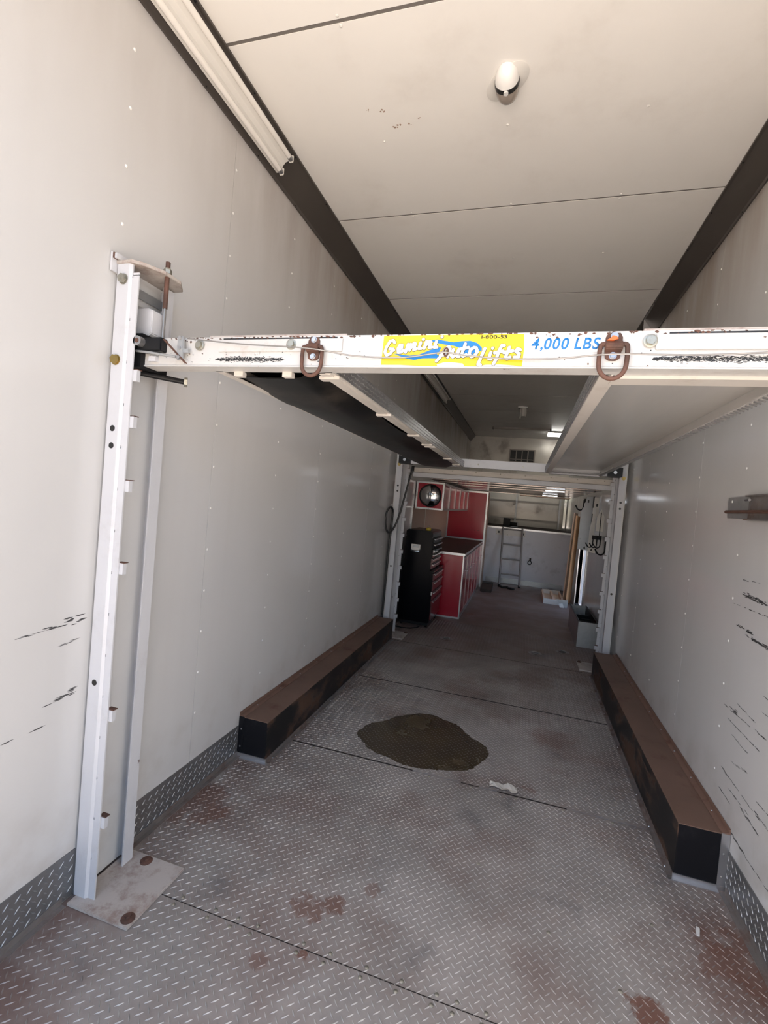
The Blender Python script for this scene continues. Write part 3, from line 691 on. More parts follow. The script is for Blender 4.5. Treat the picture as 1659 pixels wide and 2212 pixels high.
# sagging black rubber sheet under the left runway
mb = MB(); NX, NY = 14, 50; vs_ = []
for j in range(NY+1):
    v = j/NY; y = 1.56+v*3.40
    for i in range(NX+1):
        u = i/NX; x = -1.085+u*.37
        sag = math.sin(math.pi*u)**.8*(.010+.010*math.sin(v*9.)**2)+(.010*u if .12 < v < .75 else .004)
        lift = .035*max(0, (u-.72)/.28)*(.5+.5*math.sin(v*13+1))
        vs_.append((x, y, 1.9545-sag+lift+.02*max(0, 1-v*9)))
n0 = len(vs_); vs_ += [(x, y, z+.004) for x, y, z in vs_]
f_ = []
for j in range(NY):
    for i in range(NX):
        a = j*(NX+1)+i; q = (a, a+1, a+NX+2, a+NX+1); f_ += [q, tuple(k+n0 for k in reversed(q))]
for j in range(NY):
    for i in (0, NX):
        a = j*(NX+1)+i; b = a+NX+1; f_.append((a, b, b+n0, a+n0))
for i in range(NX):
    for j in (0, NY):
        a = j*(NX+1)+i; f_.append((a, a+1, a+1+n0, a+n0))
mb.add(vs_, f_); mb.build('rubber_sheet', m_rub, PL, smooth=True)
B(-1.07, -.70, 1.47, 4.99, 2.000, 2.010).build('shadow_pan', m_rub, r1)

# ------------------------------------------------------------------ upper deck beyond the lift
DK = thing('upper_deck', 'fixed upper deck with pale front channel and polished underside beyond the lift', 'deck', (-.2, 5.45, 1.85))
MB().prism([(5.45, 1.850), (5.51, 1.850), (5.51, 1.856), (5.456, 1.856), (5.456, 1.900), (5.45, 1.900)], 'x', -1.285, .890).build('front_angle', m_white, DK)
MB().prism([(5.49, 1.905), (5.505, 1.900), (5.505, 1.960), (5.475, 1.960), (5.475, 1.953), (5.49, 1.953)], 'x', -1.285, .890).build('front_channel', m_under, DK)
B(-1.285, .890, 5.50, 9.75, 1.885, 1.905).build('deck_sheet', m_deck, DK)
for y in (6.3, 6.9, 7.6, 9.7): B(-1.28, .885, y, y+.03, 1.880, 1.885).build('cross_rib', m_deck, DK)
B(-.1, .80, 9.35, 9.72, 1.850, 1.862).build('wood_cleat', m_wood2, DK)
for (x, y) in ((.389, 6.95), (.419, 8.94)):
    B(x-.13, x+.13, y-.07, y+.07, 1.866, 1.880).build('puck_light', m_wp, DK, bevel=.003); B(x-.12, x+.12, y-.06, y+.06, 1.862, 1.866).build('lit_lens', m_puck, DK)
for x in [-1.1+.27*i for i in range(8)]: MB().lathe([(.007, 0), (.005, .003)], (x, 5.475, 1.945), (0, -1, 0), n=8).build('rivet', m_zinc, DK)

# ------------------------------------------------------------------ lights
def tubes_lamp(label, y0, y1, lit=False):
    """two-tube batten on the 45 degree cove"""
    a = Vector((XL+.012, 0, 3.246)); b = Vector((XL+.106, 0, ZC-.012)); n = Vector((b.z-a.z, 0, -(b.x-a.x))).normalized(); e = (b-a).normalized(); m = (a+b)/2
    t = thing('fluorescent_light', label, 'light', (m.x, y0, m.z), 'battens on the left cove')
    P = lambda k, h: ((m+e*k+n*h).x, (m+e*k+n*h).z)
    hs = MB().prism([P(-.050, .0), P(-.058, .012), P(-.050, .022), P(-.030, .030), P(-.012, .018), P(.012, .018), P(.030, .030), P(.050, .022), P(.058, .012), P(.050, .0)], 'y', y0, y1).build('housing', m_wp, t)
    for k in (-.040, .040):
        x, z = P(k, .038); tb = MB().cyl((x, y0+.02, z), (x, y1-.03, z), .0127, 14).build('tube', m_tube, t, smooth=True)
        for yy, ym in ((y1-.03, y1-.006), (y0+.006, y0+.02)):
            MB().cyl((x, yy, z), (x, ym, z), .0132, 14).build('tube_cap', m_steel, tb)
        x2, z2 = P(k, .02); B(x-.012, x+.012, y1-.006, y1+.004, z-.014, z+.022).build('lamp_holder', m_wp, t, bevel=.003)
    return t
tubes_lamp('white two-tube batten light on the left ceiling corner above the near post', .72, 2.28)
tubes_lamp('long batten light on the left ceiling corner seen past the front beam', 5.9, 7.9)
def dome(label, x, y, k):
    t = thing('dome_light', label, 'light', (x, y, ZC), 'dome lights on the ceiling centre line')
    MB().lathe([(.052*k, 0), (.054*k, -.004), (.050*k, -.010), (.046*k, -.012)], (x, y, ZC), n=32, sx=1.0, sy=1.35).build('base_ring', m_wp, t, smooth=True)
    pr = [(.046*k*math.cos(a), -.012-.058*k*math.sin(a)) for a in [i*math.pi/2/10 for i in range(10)]]+[(.002, -.012-.058*k)]
    MB().lathe(pr, (x, y, ZC), n=36, sx=1.0, sy=1.25).build('chrome_dome', m_chrome, t, smooth=True)
    return t
t = thing('dome_light', 'small chrome bullet light with black band near the top of the ceiling', 'light', (-.233, 2.09, ZC), 'small lights along the ceiling')
def capsule(mb, x, y, rx, l0, l1, dep, a0, a1, n=28, m=8):
    """part of a half capsule hanging from the ceiling, between the y offsets a0 and a1"""
    rows = []
    for i in range(m+1):
        yy = a0+(a1-a0)*i/m
        e = (yy+l0)/l0 if yy < 0 else (l1-yy)/l1
        e = max(0.0, min(1.0, e)); w = math.sqrt(max(1e-4, 1-(1-e)**2.2))
        rows.append([(x+rx*w*math.cos(math.pi*k/n), y+yy, ZC-.001-dep*w*math.sin(math.pi*k/n)**.8) for k in range(n+1)])
    vs = [p for r in rows for p in r]; q = n+1
    mb.add(vs, [(i*q+k, i*q+k+1, (i+1)*q+k+1, (i+1)*q+k) for i in range(m) for k in range(n)]+[tuple(range(q)), tuple(range(m*q, m*q+q))])
    return mb
capsule(MB(), -.233, 2.09, .052, .10, .085, .060, -.10, -.030, m=14).build('white_reflection_cap', m_caprefl, t, smooth=True)  # near end of the chrome light, its bright reflection painted white
capsule(MB(), -.233, 2.09, .0525, .10, .085, .0605, -.030, -.010, m=3).build('black_band', m_ink, t, smooth=True)
capsule(MB(), -.233, 2.09, .050, .10, .090, .058, -.010, .088, m=12).build('lens', m_lensrefl, t, smooth=True)  # reflection of the dark interior painted in as brown
MB().lathe([(.064, 0), (.066, -.003), (.058, -.006)], (-.233, 2.085, ZC), n=36, sx=1.0, sy=1.65).build('clear_rim', m_wp, t, smooth=True)
MB().cyl((-.233, 2.07, ZC-.066), (-.233, 2.07, ZC-.058), .010, 12).build('bulb', m_ltr, t)
t = thing('dome_light', 'small white bracket light hanging from the dim far ceiling', 'light', (-.20, 8.68, ZC), 'small lights along the ceiling')
B(-.26, -.10, 8.62, 8.74, ZC-.018, ZC).build('base_plate', m_galv, t); MB().lathe([(.05, 0), (.055, -.09), (.04, -.14)], (-.16, 8.68, ZC-.018), n=16).build('lamp_body', m_wp, t, smooth=True)
B(-.22, -.205, 8.66, 8.70, ZC-.20, ZC-.018).build('lamp_arm', m_wp, t)
t = thing('ceiling_strip', 'long unlit strip fixture across the dim far ceiling', 'light', (-.22, 10.85, ZC))
B(-.82, .385, 10.80, 10.90, ZC-.035, ZC).build('housing', m_under, t, bevel=.004); B(-.83, -.82, 10.79, 10.91, ZC-.045, ZC).build('end_cap', m_blkp, t); B(.385, .41, 10.79, 10.91, ZC-.05, ZC).build('end_cap', m_blkp, t)
t = thing('ceiling_lamp', 'lit white two-tube lamp near the nose of the trailer', 'lamp', (.55, 11.3, ZC))
B(.35, .95, 11.12, 11.50, ZC-.03, ZC).build('housing', m_wp, t)
for y in (11.2, 11.42): MB().cyl((.36, y, ZC-.05), (.94, y, ZC-.05), .019, 12).build('lit_tube', m_lit, t, smooth=True)
# vent grille in the nose wall
t = thing('vent_grille', 'small barred vent grille with dark openings high on the nose wall', 'vent', (-.1, Y1, 2.75))
vx0, vx1, vz0, vz1 = -.45, .11, 2.78, 3.05
B(vx0, vx1, Y1-.012, Y1-.004, vz0, vz1).build('dark_back', m_ink, t)
B(vx0-.03, vx1+.03, Y1-.04, Y1, vz1, vz1+.03).box(vx0-.03, vx1+.03, Y1-.04, Y1, vz0-.03, vz0).box(vx0-.03, vx0, Y1-.04, Y1, vz0, vz1).box(vx1, vx1+.03, Y1-.04, Y1, vz0, vz1).build('frame', m_vent, t)
for i in range(1, 4):
    x = vx0+(vx1-vx0)*i/4; B(x-.012, x+.012, Y1-.035, Y1-.012, vz0, vz1).build('bar', m_vent, t)
B(vx0, vx1, Y1-.035, Y1-.012, vz0+.04, vz0+.06).build('bar', m_vent, t); B(vx0-.02, vx1+.02, Y1-.03, Y1, vz0-.10, vz0-.05).build('lower_flange', m_under, t)

# ------------------------------------------------------------------ nose compartment and bulkhead
struct('trim_6', B(XL, XR, YB-.012, YB+.05, 1.15, 1.185), m_alu)
pf = B(XL, XR, YB+.02, Y1, 1.10, 1.178); struct('floor_platform', pf, m_dkwood)
t = thing('nose_rack', 'open rail rack standing against the nose wall above the bulkhead', 'rack', (0, 12.2, 1.18))
for z in (1.78, 1.34): B(-1.0, .85, 12.16, 12.20, z-.02, z+.02).build('rail', m_under, t)
for x in (-.19, .82): B(x-.02, x+.02, 12.10, 12.15, 1.18, 1.95).build('upright', m_galv, t)
t = thing('winch', 'black winch box with cable drum on the raised nose floor', 'winch', (-.33, 11.0, 1.18))
B(-.42, -.27, 10.93, 11.07, 1.18, 1.37).build('motor_box', m_blkp, t, bevel=.01)
MB().cyl((-.27, 11.0, 1.24), (-.11, 11.0, 1.24), .045, 16).build('drum', m_rub, t); MB().cyl((-.12, 11.0, 1.24), (-.10, 11.0, 1.24), .058, 16).build('drum_flange', m_galv, t); B(-.25, -.10, 10.95, 11.05, 1.18, 1.20).build('base_plate', m_galv, t)
t = thing('corner_post', 'polished post added to reflect a bright strip at the right of the nose compartment', 'post', (.92, 12.0, 1.18))
MB().prism([(.90, 11.95), (.955, 11.95), (.955, 12.05), (.93, 12.05), (.93, 11.98), (.90, 11.98)], 'z', 1.18, 2.0).build('post_body', m_chrome, t); B(.88, .965, 11.93, 12.07, 1.178, 1.19).build('post_foot', m_galv, t)  # post added so its chrome mirrors door light as a bright strip
# ladder mount plate
t = thing('ladder_mount', 'white mounting plate with slots behind the ladder top', 'bracket', (-.22, YB, 1.07))
B(-.525, .075, YB-.008, YB, 1.015, 1.130).build('plate', m_wp, t, bevel=.002)
for x in (-.47, .03): B(x-.02, x+.02, YB-.0095, YB-.008, 1.05, 1.095).build('slot', m_ink, t)
for x in (-.51, -.28, .06): MB().lathe([(.007, 0), (.004, .003)], (x, YB-.008, 1.03), (0, -1, 0), n=8).build('screw', m_zinc, t)
# ladder
t = thing('ladder', 'short aluminium ladder with four rungs leaning against the white bulkhead', 'ladder', (-.18, 9.95, 0))
def lad(x, z): return (x-.035*(1-z/1.2)*(-1 if x > -.18 else -1)*0+.04*(1-z/1.2), 9.93+.375*z/1.2, z)
for x in (-.385, .008):
    p0, p1 = Vector(lad(x, 0)), Vector(lad(x, 1.19)); MB().cyl(p0, p1, .020, 10).build('rail', m_lad, t, smooth=True)
    MB().cyl(p0, p0+Vector((0, .003, .03)), .024, 10).build('foot', m_blkp, t)
for z in (.24, .54, .835, 1.15):
    a, b = lad(-.385, z), lad(.008, z); MB().cyl(a, b, .015, 10).build('rung', m_lad, t, smooth=True)
# tie-down ring on the bulkhead
t = thing('tie_ring', 'small black tie-down ring hanging on the white bulkhead', 'ring', (.212, YB, .5))
B(.20, .235, YB-.010, YB, .53, .59).build('mount', m_blkp, t, bevel=.003)
MB().tube([(.212+.036*math.cos(k*.5236), YB-.016, .495+.040*math.sin(k*.5236)) for k in range(12)], .008, 8, True).build('ring', m_blkp, t, smooth=True)
# blocks and strap by the foot of the ladder
t = thing('wood_block', 'dark wedge-shaped wood block on the floor beside the tall red cabinet', 'block', (-.52, 9.1, 0))
MB().prism([(8.95, 0), (9.35, 0), (9.35, .13), (9.15, .13), (8.95, .05)], 'x', -.635, -.44).build('block_body', m_dkwood, t, bevel=.004); B(-.62, -.455, 9.15, 9.35, .13, .137).build('block_top', m_rub, t)
pts = []
for i in range(40):
    a = i/39; pts.append((-.36+.30*a+.02*math.sin(a*14), 9.75-.16*a+.03*math.cos(a*11), .012+.012*abs(math.sin(a*9))))
tag(MB().tube(pts, .020, 6).build('ratchet_strap', m_rub, None, smooth=True), 'crumpled black strap lying on the floor at the ladder foot', 'strap')

# ------------------------------------------------------------------ tool chest, cabinets
def drawers(t, x, y0, y1, zs, mat, hmat):
    for (z0, z1) in zs:
        dr = B(x, x+.012, y0, y1, z0, z1).build('drawer', mat, t, bevel=.002)
        MB().prism([(x+.012, z1-.006), (x+.028, z1-.008), (x+.030, z1-.022), (x+.025, z1-.022), (x+.023, z1-.013), (x+.012, z1-.012)], 'y', y0+.02, y1-.02).build('handle', hmat, dr)
t = thing('tool_cabinet', 'black rolling tool cabinet with red drawers beside the red counter', 'tool chest', (-1.22, 6.1, 0))
B(-1.40, -1.00, 5.76, 6.46, .07, .70).build('body', m_blk, t, bevel=.006)
B(-1.41, -.985, 5.755, 6.465, .70, .725).build('top_tray', m_blk, t, bevel=.004)
B(-1.38, -1.02, 5.79, 6.43, .03, .07).build('plinth', m_blkp, t)
drawers(t, -1.0, 5.78, 6.44, [(.60, .685), (.47, .585), (.36, .455), (.10, .345)], m_redd, m_steel)
B(-1.005, -.99, 5.765, 5.775, .42, .46).build('lock', m_steel, t)
for x in (-1.36, -1.04):
    for y in (5.83, 6.39): MB().cyl((x-.012, y, .03), (x+.012, y, .03), .03, 14).build('caster', m_blkp, t)
t = thing('tool_chest', 'black top tool box with many drawers sitting on the rolling tool cabinet', 'tool chest', (-1.22, 6.1, .725))
B(-1.38, -1.04, 5.76, 6.40, .725, 1.13).build('body', m_blk, t, bevel=.006)
MB().prism([(-1.38, 1.13), (-1.04, 1.13), (-1.04, 1.185), (-1.06, 1.21), (-1.36, 1.21), (-1.38, 1.19)], 'y', 5.76, 6.40).build('lid', m_blk, t, bevel=.006)
drawers(t, -1.04, 5.79, 6.38, [(1.06, 1.12), (.99, 1.05), (.93, .98), (.875, .92)], m_blk, m_steel); drawers(t, -1.04, 5.79, 6.38, [(.81, .865), (.735, .80)], m_redd, m_steel)
lb = B(-1.30, -1.185, 5.752, 5.76, .955, 1.03).build('side_handle_plate', m_wp, t, bevel=.002)
MB().tube([(-1.295, 5.752, .965), (-1.295, 5.735, .945), (-1.19, 5.735, .945), (-1.19, 5.752, .965)], .007, 8).build('side_handle', m_chrome, lb)
B(-1.28, -1.20, 5.7505, 5.752, .99, 1.02).build('worn_mark', m_galv, lb)
t = thing('lid_knob', 'small yellow knob on the lid of the black tool box', 'knob', (-1.12, 5.86, 1.21))
MB().lathe([(.028, 0), (.034, .012), (.030, .030), (.014, .038)], (-1.12, 5.86, 1.21), n=16).build('knob_body', m_ygl, t, smooth=True); MB().tube([(-1.135, 5.86, 1.24), (-1.135, 5.86, 1.262), (-1.12, 5.86, 1.272), (-1.105, 5.86, 1.262), (-1.105, 5.86, 1.24)], .005, 6).build('knob_loop', m_steel, t)
pts = [(-1.43, 5.66, .02), (-1.38, 5.64, .006), (-1.30, 5.62, .006), (-1.20, 5.66, .006), (-1.14, 5.73, .006), (-1.12, 5.80, .006)]
tag(MB().tube(pts, .008, 6).build('power_cord', m_cableb, None, smooth=True), 'black power cord on the floor running under the tool cabinet', 'cord')
# counter
CY0, CY1 = 6.52, 9.44
t = thing('base_cabinet', 'long red base cabinet with aluminium framed doors under the brown worktop', 'cabinet', (-1.1, 8.0, 0))
B(-1.455, -.735, CY0, CY1, .02, .875).build('body', m_red, t)
B(-1.455, -.735, CY0-.006, CY0, 0, .022).build('foot_trim', m_alu, t)
n = 6; dw = (CY1-CY0)/n
for i in range(n):
    a, b = CY0+i*dw, CY0+(i+1)*dw
    dr = B(-.735, -.722, a+.012, b-.012, .06, .84).build('door', m_red, t)
    B(-.722, -.716, a+.006, a+.022, .05, .85).box(-.722, -.716, b-.022, b-.006, .05, .85).box(-.722, -.716, a+.022, b-.022, .05, .066).box(-.722, -.716, a+.022, b-.022, .834, .85).build('door_frame', m_alud, dr)
    MB().cyl((-.716, b-.06, .62), (-.70, b-.06, .62), .012, 10).build('latch', m_steel, dr)
B(-.735, -.720, CY0-.002, CY0+.004, .02, .875).box(-.735, -.718, CY0, CY1, .0, .05).build('corner_trim', m_alu, t)
t = thing('worktop', 'brown worktop with aluminium edge on the red base cabinet', 'worktop', (-1.1, 8.0, .875))
B(-1.455, -.715, CY0-.010, CY1-.008, .876, .898).build('slab', m_counter, t)
B(-1.455, -.708, CY0-.016, CY0-.010, .872, .904).box(-.715, -.708, CY0-.010, CY1-.008, .872, .904).build('edge_trim', m_alu, t)
# tall red cabinet at the end of the counter
t = thing('tall_cabinet', 'tall dark red cabinet with white edge trim at the far end of the worktop', 'cabinet', (-1.1, 9.7, 0))
B(-1.455, -.715, CY1+.002, 9.98, .0, 1.855).build('body', m_red, t)
B(-.715, -.685, CY1-.006, CY1+.03, 0, 1.865).build('corner_post', m_alu, t); B(-.715, -.690, CY1+.03, 9.98, 0, 1.86).build('side_panel', m_tan, t)
B(-1.455, -.715, CY1-.006, CY1+.002, 1.835, 1.865).build('top_trim', m_alu, t); B(-1.455, -1.43, CY1-.006, CY1+.002, .90, 1.835).build('left_trim', m_alu, t); B(-1.43, -.715, CY1-.006, CY1+.002, .902, .93).build('bottom_trim', m_alu, t)
for x in (-.955, -.89, -.825): MB().lathe([(.009, 0), (.006, .004)], (x, CY1+.002, 1.10), (0, -1, 0), n=10).build('stud', m_chrome, t)
# tan board on the wall over the counter
t = thing('wall_board', 'tan board fixed to the left wall above the worktop', 'board', (XL, 7.9, 1.2))
B(XL, XL+.008, 6.35, CY1, .905, 1.47).build('board', m_tan, t); B(XL+.008, XL+.014, 7.2, 7.23, .905, 1.47).build('joint_strip', m_under, t); B(XL, XL+.012, 6.33, 6.35, .905, 1.47).build('edge_strip', m_alu, t)
# wall cabinet
WX, WZ0, WZ1, WY0 = -1.065, 1.465, 1.846, 6.45
t = thing('wall_cabinet', 'red wall cabinet with aluminium frame and barred doors hung above the worktop', 'cabinet', (-1.26, 7.9, 1.465))
B(-1.455, WX-.02, WY0+.01, CY1-.008, WZ0, WZ1).build('body', m_red, t)
f = .022
B(-1.455, WX, WY0, WY0+.01, WZ0, WZ0+f).box(-1.455, WX, WY0, WY0+.01, WZ1-f, WZ1).box(-1.455, -1.455+f, WY0, WY0+.01, WZ0+f, WZ1-f).box(WX-f, WX, WY0, WY0+.01, WZ0+f, WZ1-f).build('end_frame', m_alu, t)
n = 5; dw = (CY1-.02-WY0)/n
for i in range(n):
    a, b = WY0+.01+i*dw, WY0+.01+(i+1)*dw
    dr = B(WX-.02, WX-.012, a+.004, b-.004, WZ0+.02, WZ1-.02).build('door', m_red, t)
    B(WX-.012, WX, a+.004, a+.03, WZ0, WZ1).box(WX-.012, WX, b-.03, b-.004, WZ0, WZ1).box(WX-.012, WX, a+.03, b-.03, WZ0, WZ0+.026).box(WX-.012, WX, a+.03, b-.03, WZ1-.026, WZ1).build('door_frame', m_alud, dr)
for xx, zz in ((-1.44, WZ0+.011), (-1.26, WZ0+.011), (WX-.012, WZ0+.011), (-1.44, WZ1-.011), (-1.26, WZ1-.011), (WX-.012, WZ1-.011), (-1.444, 1.65), (WX-.011, 1.65)):
    MB().lathe([(.005, 0), (.003, .003)], (xx, WY0, zz), (0, -1, 0), n=8).build('screw', m_zinc, t)
# round domed disc on the cabinet end
t = thing('round_mirror', 'round convex mirror with black rim on the red end of the wall cabinet', 'mirror', (-1.255, WY0+.01, 1.658))
MB().tube([(-1.255+.148*math.cos(k*math.pi/20), WY0+.004, 1.658+.148*math.sin(k*math.pi/20)) for k in range(40)], .010, 8, True).build('rim', m_blkp, t, smooth=True)
MB().lathe([(.146, 0), (.138, .010), (.118, .022), (.09, .033), (.06, .041), (.03, .045), (.004, .046)], (-1.255, WY0+.008, 1.658), (0, -1, 0), n=36).build('mirror_dome', m_chrome, t, smooth=True)

# ------------------------------------------------------------------ right side, far
t = thing('divided_bin', 'open grey metal bin with divided dark compartments beside the far right post', 'bin', (.86, 6.06, 0))
bx0, bx1, by0, by1, bz = .742, .955, 6.06, 7.15, .305
B(bx0, bx1, by0, by0+.006, .0, bz).build('front_panel', m_galv, t); B(bx0, bx1, by1-.006, by1, 0, bz).build('rear_panel', m_galv, t)
B(bx0, bx0+.006, by0+.006, by1-.006, 0, bz).build('side_panel', m_galv, t); B(bx1-.006, bx1, by0+.006, by1-.006, 0, bz).build('side_panel', m_rub, t)
B(bx0+.006, bx1-.006, by0+.006, by1-.006, .004, .012).build('bottom', m_rub, t)
B(bx0-.003, bx1+.003, by0-.003, by0+.012, bz, bz+.008).box(bx0-.003, bx0+.010, by0+.012, by1, bz, bz+.008).box(bx1-.010, bx1+.003, by0+.012, by1, bz, bz+.008).build('rim', m_blkp, t)
for i in range(3): B(bx0+.006, bx1-.006, by0+.25+i*.24, by0+.262+i*.24, .012, bz-.06).build('divider', m_blkp, t)
t = thing('rag', 'crumpled white rag lying inside the far end of the metal bin', 'rag', (.86, 7.0, .012))
mb = MB(); rnd = random.Random(3); vs2 = []; f2 = []; K = 10
for j in range(K+1):
    for i in range(K+1): vs2.append((.80+.11*i/K, 6.82+.26*j/K, .016+.20*math.sin(math.pi*i/K)*math.sin(math.pi*j/K)*(.75+.5*rnd.random())))
for j in range(K):
    for i in range(K): a = j*(K+1)+i; f2.append((a, a+1, a+K+2, a+K+1))
f2.append(tuple(range(K+1))+tuple((K+1)*(j+1)+K for j in range(K))+tuple((K+1)*K+i for i in range(K-1, -1, -1))+tuple((K+1)*j for j in range(K-1, 0, -1)))
mb.add(vs2, f2).build('cloth', m_ltr, t, smooth=True)
# leaning boards
def plank(label, p0, p1, w, th, mat):
    p0, p1 = Vector(p0), Vector(p1); d = (p1-p0).normalized(); side = Vector((.45, 1, 0)).normalized(); side = (side-d*side.dot(d)).normalized(); nn = d.cross(side)
    t_ = thing('wood_board', label, 'board', tuple(p0), 'boards leaning by the side door')
    vs = [p+side*a+nn*b for p in (p0, p1) for a, b in ((-w/2, -th/2), (w/2, -th/2), (w/2, th/2), (-w/2, th/2))]
    MB().add(vs, [(3, 2, 1, 0), (4, 5, 6, 7), (0, 1, 5, 4), (1, 2, 6, 5), (2, 3, 7, 6), (3, 0, 4, 7)]).build('board', mat, t_, bevel=.002)
    return t_
plank('pale pine board leaning outermost beside the open side door', (.845, 9.16, .01), (.915, 9.30, 1.60), .16, .022, m_wood2)
plank('orange pine board leaning next to the bright door opening', (.885, 8.90, .01), (.930, 9.02, 1.55), .16, .03, m_wood)
# white tray frame on the floor
t = thing('tray_frame', 'low white wooden tray with crossbars on the floor before the bulkhead', 'tray', (.66, 9.2, 0))
B(.48, .80, 9.66, 9.70, 0, .085).build('rear_rail', m_wp, t); B(.46, .80, 8.62, 8.66, .0, .085).build('front_rail', m_wp, t)
B(.46, .49, 8.66, 9.66, .0, .075).build('side_rail', m_wood2, t); B(.77, .80, 8.66, 9.66, .0, .075).build('side_rail', m_wood2, t)
B(.62, .66, 8.66, 9.66, .02, .07).build('crossbar', m_wood2, t); B(.49, .77, 8.66, 9.66, .0, .012).build('bottom', m_wood2, t)
t = thing('corner_gusset', 'bent grey sheet metal gusset standing on the floor before the white tray', 'bracket', (.74, 8.5, 0))
MB().prism([(.64, .13), (.84, .13), (.84, 0), (.80, 0)], 'y', 8.46, 8.475).build('gusset_plate', m_galv, t); B(.825, .84, 8.475, 8.56, 0, .13).build('gusset_flange', m_galv, t); MB().prism([(.72, .0), (.79, 0), (.76, .07), (.70, .06)], 'y', 8.44, 8.455).build('torn_label', m_wp, t)
# hanging galvanised brackets on the right wall
def hook(x, y, z, r=.05, t=.008):
    return MB().tube([(x, y, z+.10), (x, y, z)]+[(x-r+r*math.cos(a), y-.004, z-r*1.1*math.sin(a)) for a in [i*math.pi/8 for i in range(1, 8)]]+[(x-2*r-.015, y-.004, z+.015)], t, 8)
t = thing('hanging_plate', 'tall galvanised plate with shoulder hanging nearest the bulkhead', 'metal plate', (.86, 7.55, 1.0), 'galvanised plates hung on the right wall')
MB().prism([(.872, 1.845), (.955, 1.850), (.965, 1.06), (.805, 1.065), (.805, 1.62), (.845, 1.70)], 'y', 7.52, 7.535).build('plate', m_pl1, t, bevel=.002)
B(.955, .968, 7.42, 7.535, 1.06, 1.85).build('folded_flange', m_rub, t); MB().prism([(.88, 1.085), (.90, 1.12), (.915, 1.085)], 'y', 7.518, 7.521).build('notch', m_ink, t)
MB().lathe([(.010, 0), (.006, .004)], (.83, 7.52, 1.22), (0, -1, 0), n=10).build('rivet', m_steel, t); B(.885, .905, 7.517, 7.521, 1.76, 1.80).build('slot', m_ink, t)
t = thing('hanging_plate', 'galvanised plate with square hole and angled neck hanging in the middle', 'metal plate', (.90, 6.95, 1.0), 'galvanised plates hung on the right wall')
MB().prism([(.90, 1.825), (.955, 1.825), (.967, 1.60), (.935, 1.53), (.935, 1.33), (.968, 1.31), (.968, 1.07), (.872, 1.08), (.876, 1.40), (.895, 1.55)], 'y', 6.93, 6.945).build('plate', m_pl2, t, bevel=.002)
B(.925, .948, 6.928, 6.931, 1.70, 1.74).build('square_hole', m_ink, t); B(.885, .925, 6.90, 6.93, 1.60, 1.68).build('white_tag', m_ltr, t)
MB().prism([(.90, 1.10), (.918, 1.135), (.93, 1.10)], 'y', 6.928, 6.931).build('notch', m_ink, t)
t = thing('hanging_plate', 'small pale arrow-shaped plate hanging nearest the far right post', 'metal plate', (.92, 6.42, 1.3), 'galvanised plates hung on the right wall')
MB().prism([(.915, 1.64), (.925, 1.66), (.935, 1.64), (.962, 1.57), (.958, 1.385), (.875, 1.385), (.880, 1.56)], 'y', 6.40, 6.413).build('plate', m_pl2, t, bevel=.002); MB().cyl((.922, 6.396, 1.28), (.922, 6.396, 1.62), .005, 8).build('rod', m_blkp, t)
t = thing('hook_rail', 'black hook rail with curved hooks below the hanging plates', 'hook rail', (.92, 6.6, 1.2))
B(.86, .970, 6.52, 6.55, 1.275, 1.325).build('rail', m_blkp, t)
for x, y in ((.87, 6.5), (.915, 6.5), (.955, 6.5)): hook(x, y, 1.21, .035, .007).build('hook', m_blkp, t, smooth=True)
t = thing('wall_hook', 'single black hook on the right wall above the plates near the bulkhead', 'hook', (.80, 8.0, 1.6)); hook(.86, 7.75, 1.70, .05, .010).build('hook', m_blkp, t, smooth=True); B(.86, .975, 7.73, 7.77, 1.76, 1.82).build('mount', m_blkp, t)
t = thing('wall_hook', 'low black hook arm beside the far right post', 'hook', (.9, 6.2, 1.15)); hook(.945, 6.05, 1.17, .045, .009).build('hook', m_blkp, t, smooth=True); B(.94, .975, 6.03, 6.07, 1.24, 1.28).build('mount', m_blkp, t)
# shelf bracket on the near right wall
t = thing('wall_rail', 'short steel rail with rounded end plate on the right wall at mid height', 'bracket', (XR, 2.5, 1.65))
pp = []
for cx_, cz_, a0 in ((2.735, 1.622, -90), (2.735, 1.695, 0)):
    for i in range(5): a = R(a0+i*22.5); pp.append((cx_+.015*math.cos(a), cz_+.015*math.sin(a)))
ep = MB().prism(pp+[(2.50, 1.710), (2.50, 1.607)], 'x', XR-.006, XR).build('end_plate', m_galv, t)
MB().prism([(XR-.030, 1.600), (XR-.006, 1.600), (XR-.006, 1.712), (XR-.030, 1.712), (XR-.030, 1.706), (XR-.012, 1.706), (XR-.012, 1.606), (XR-.030, 1.606)], 'y', 1.4, 2.505).build('channel', m_trim, t)
MB().cyl((XR-.035, 2.68, 1.636), (XR-.035, 1.4, 1.640), .008, 10).build('rod', m_rust, t)
B(XR-.0075, XR-.006, 2.695, 2.712, 1.683, 1.694).build('white_tab', m_ltr, ep); MB().cyl((XR-.03, 2.495, 1.69), (XR-.03, 2.455, 1.69), .006, 8).build('pin', m_steel, t)
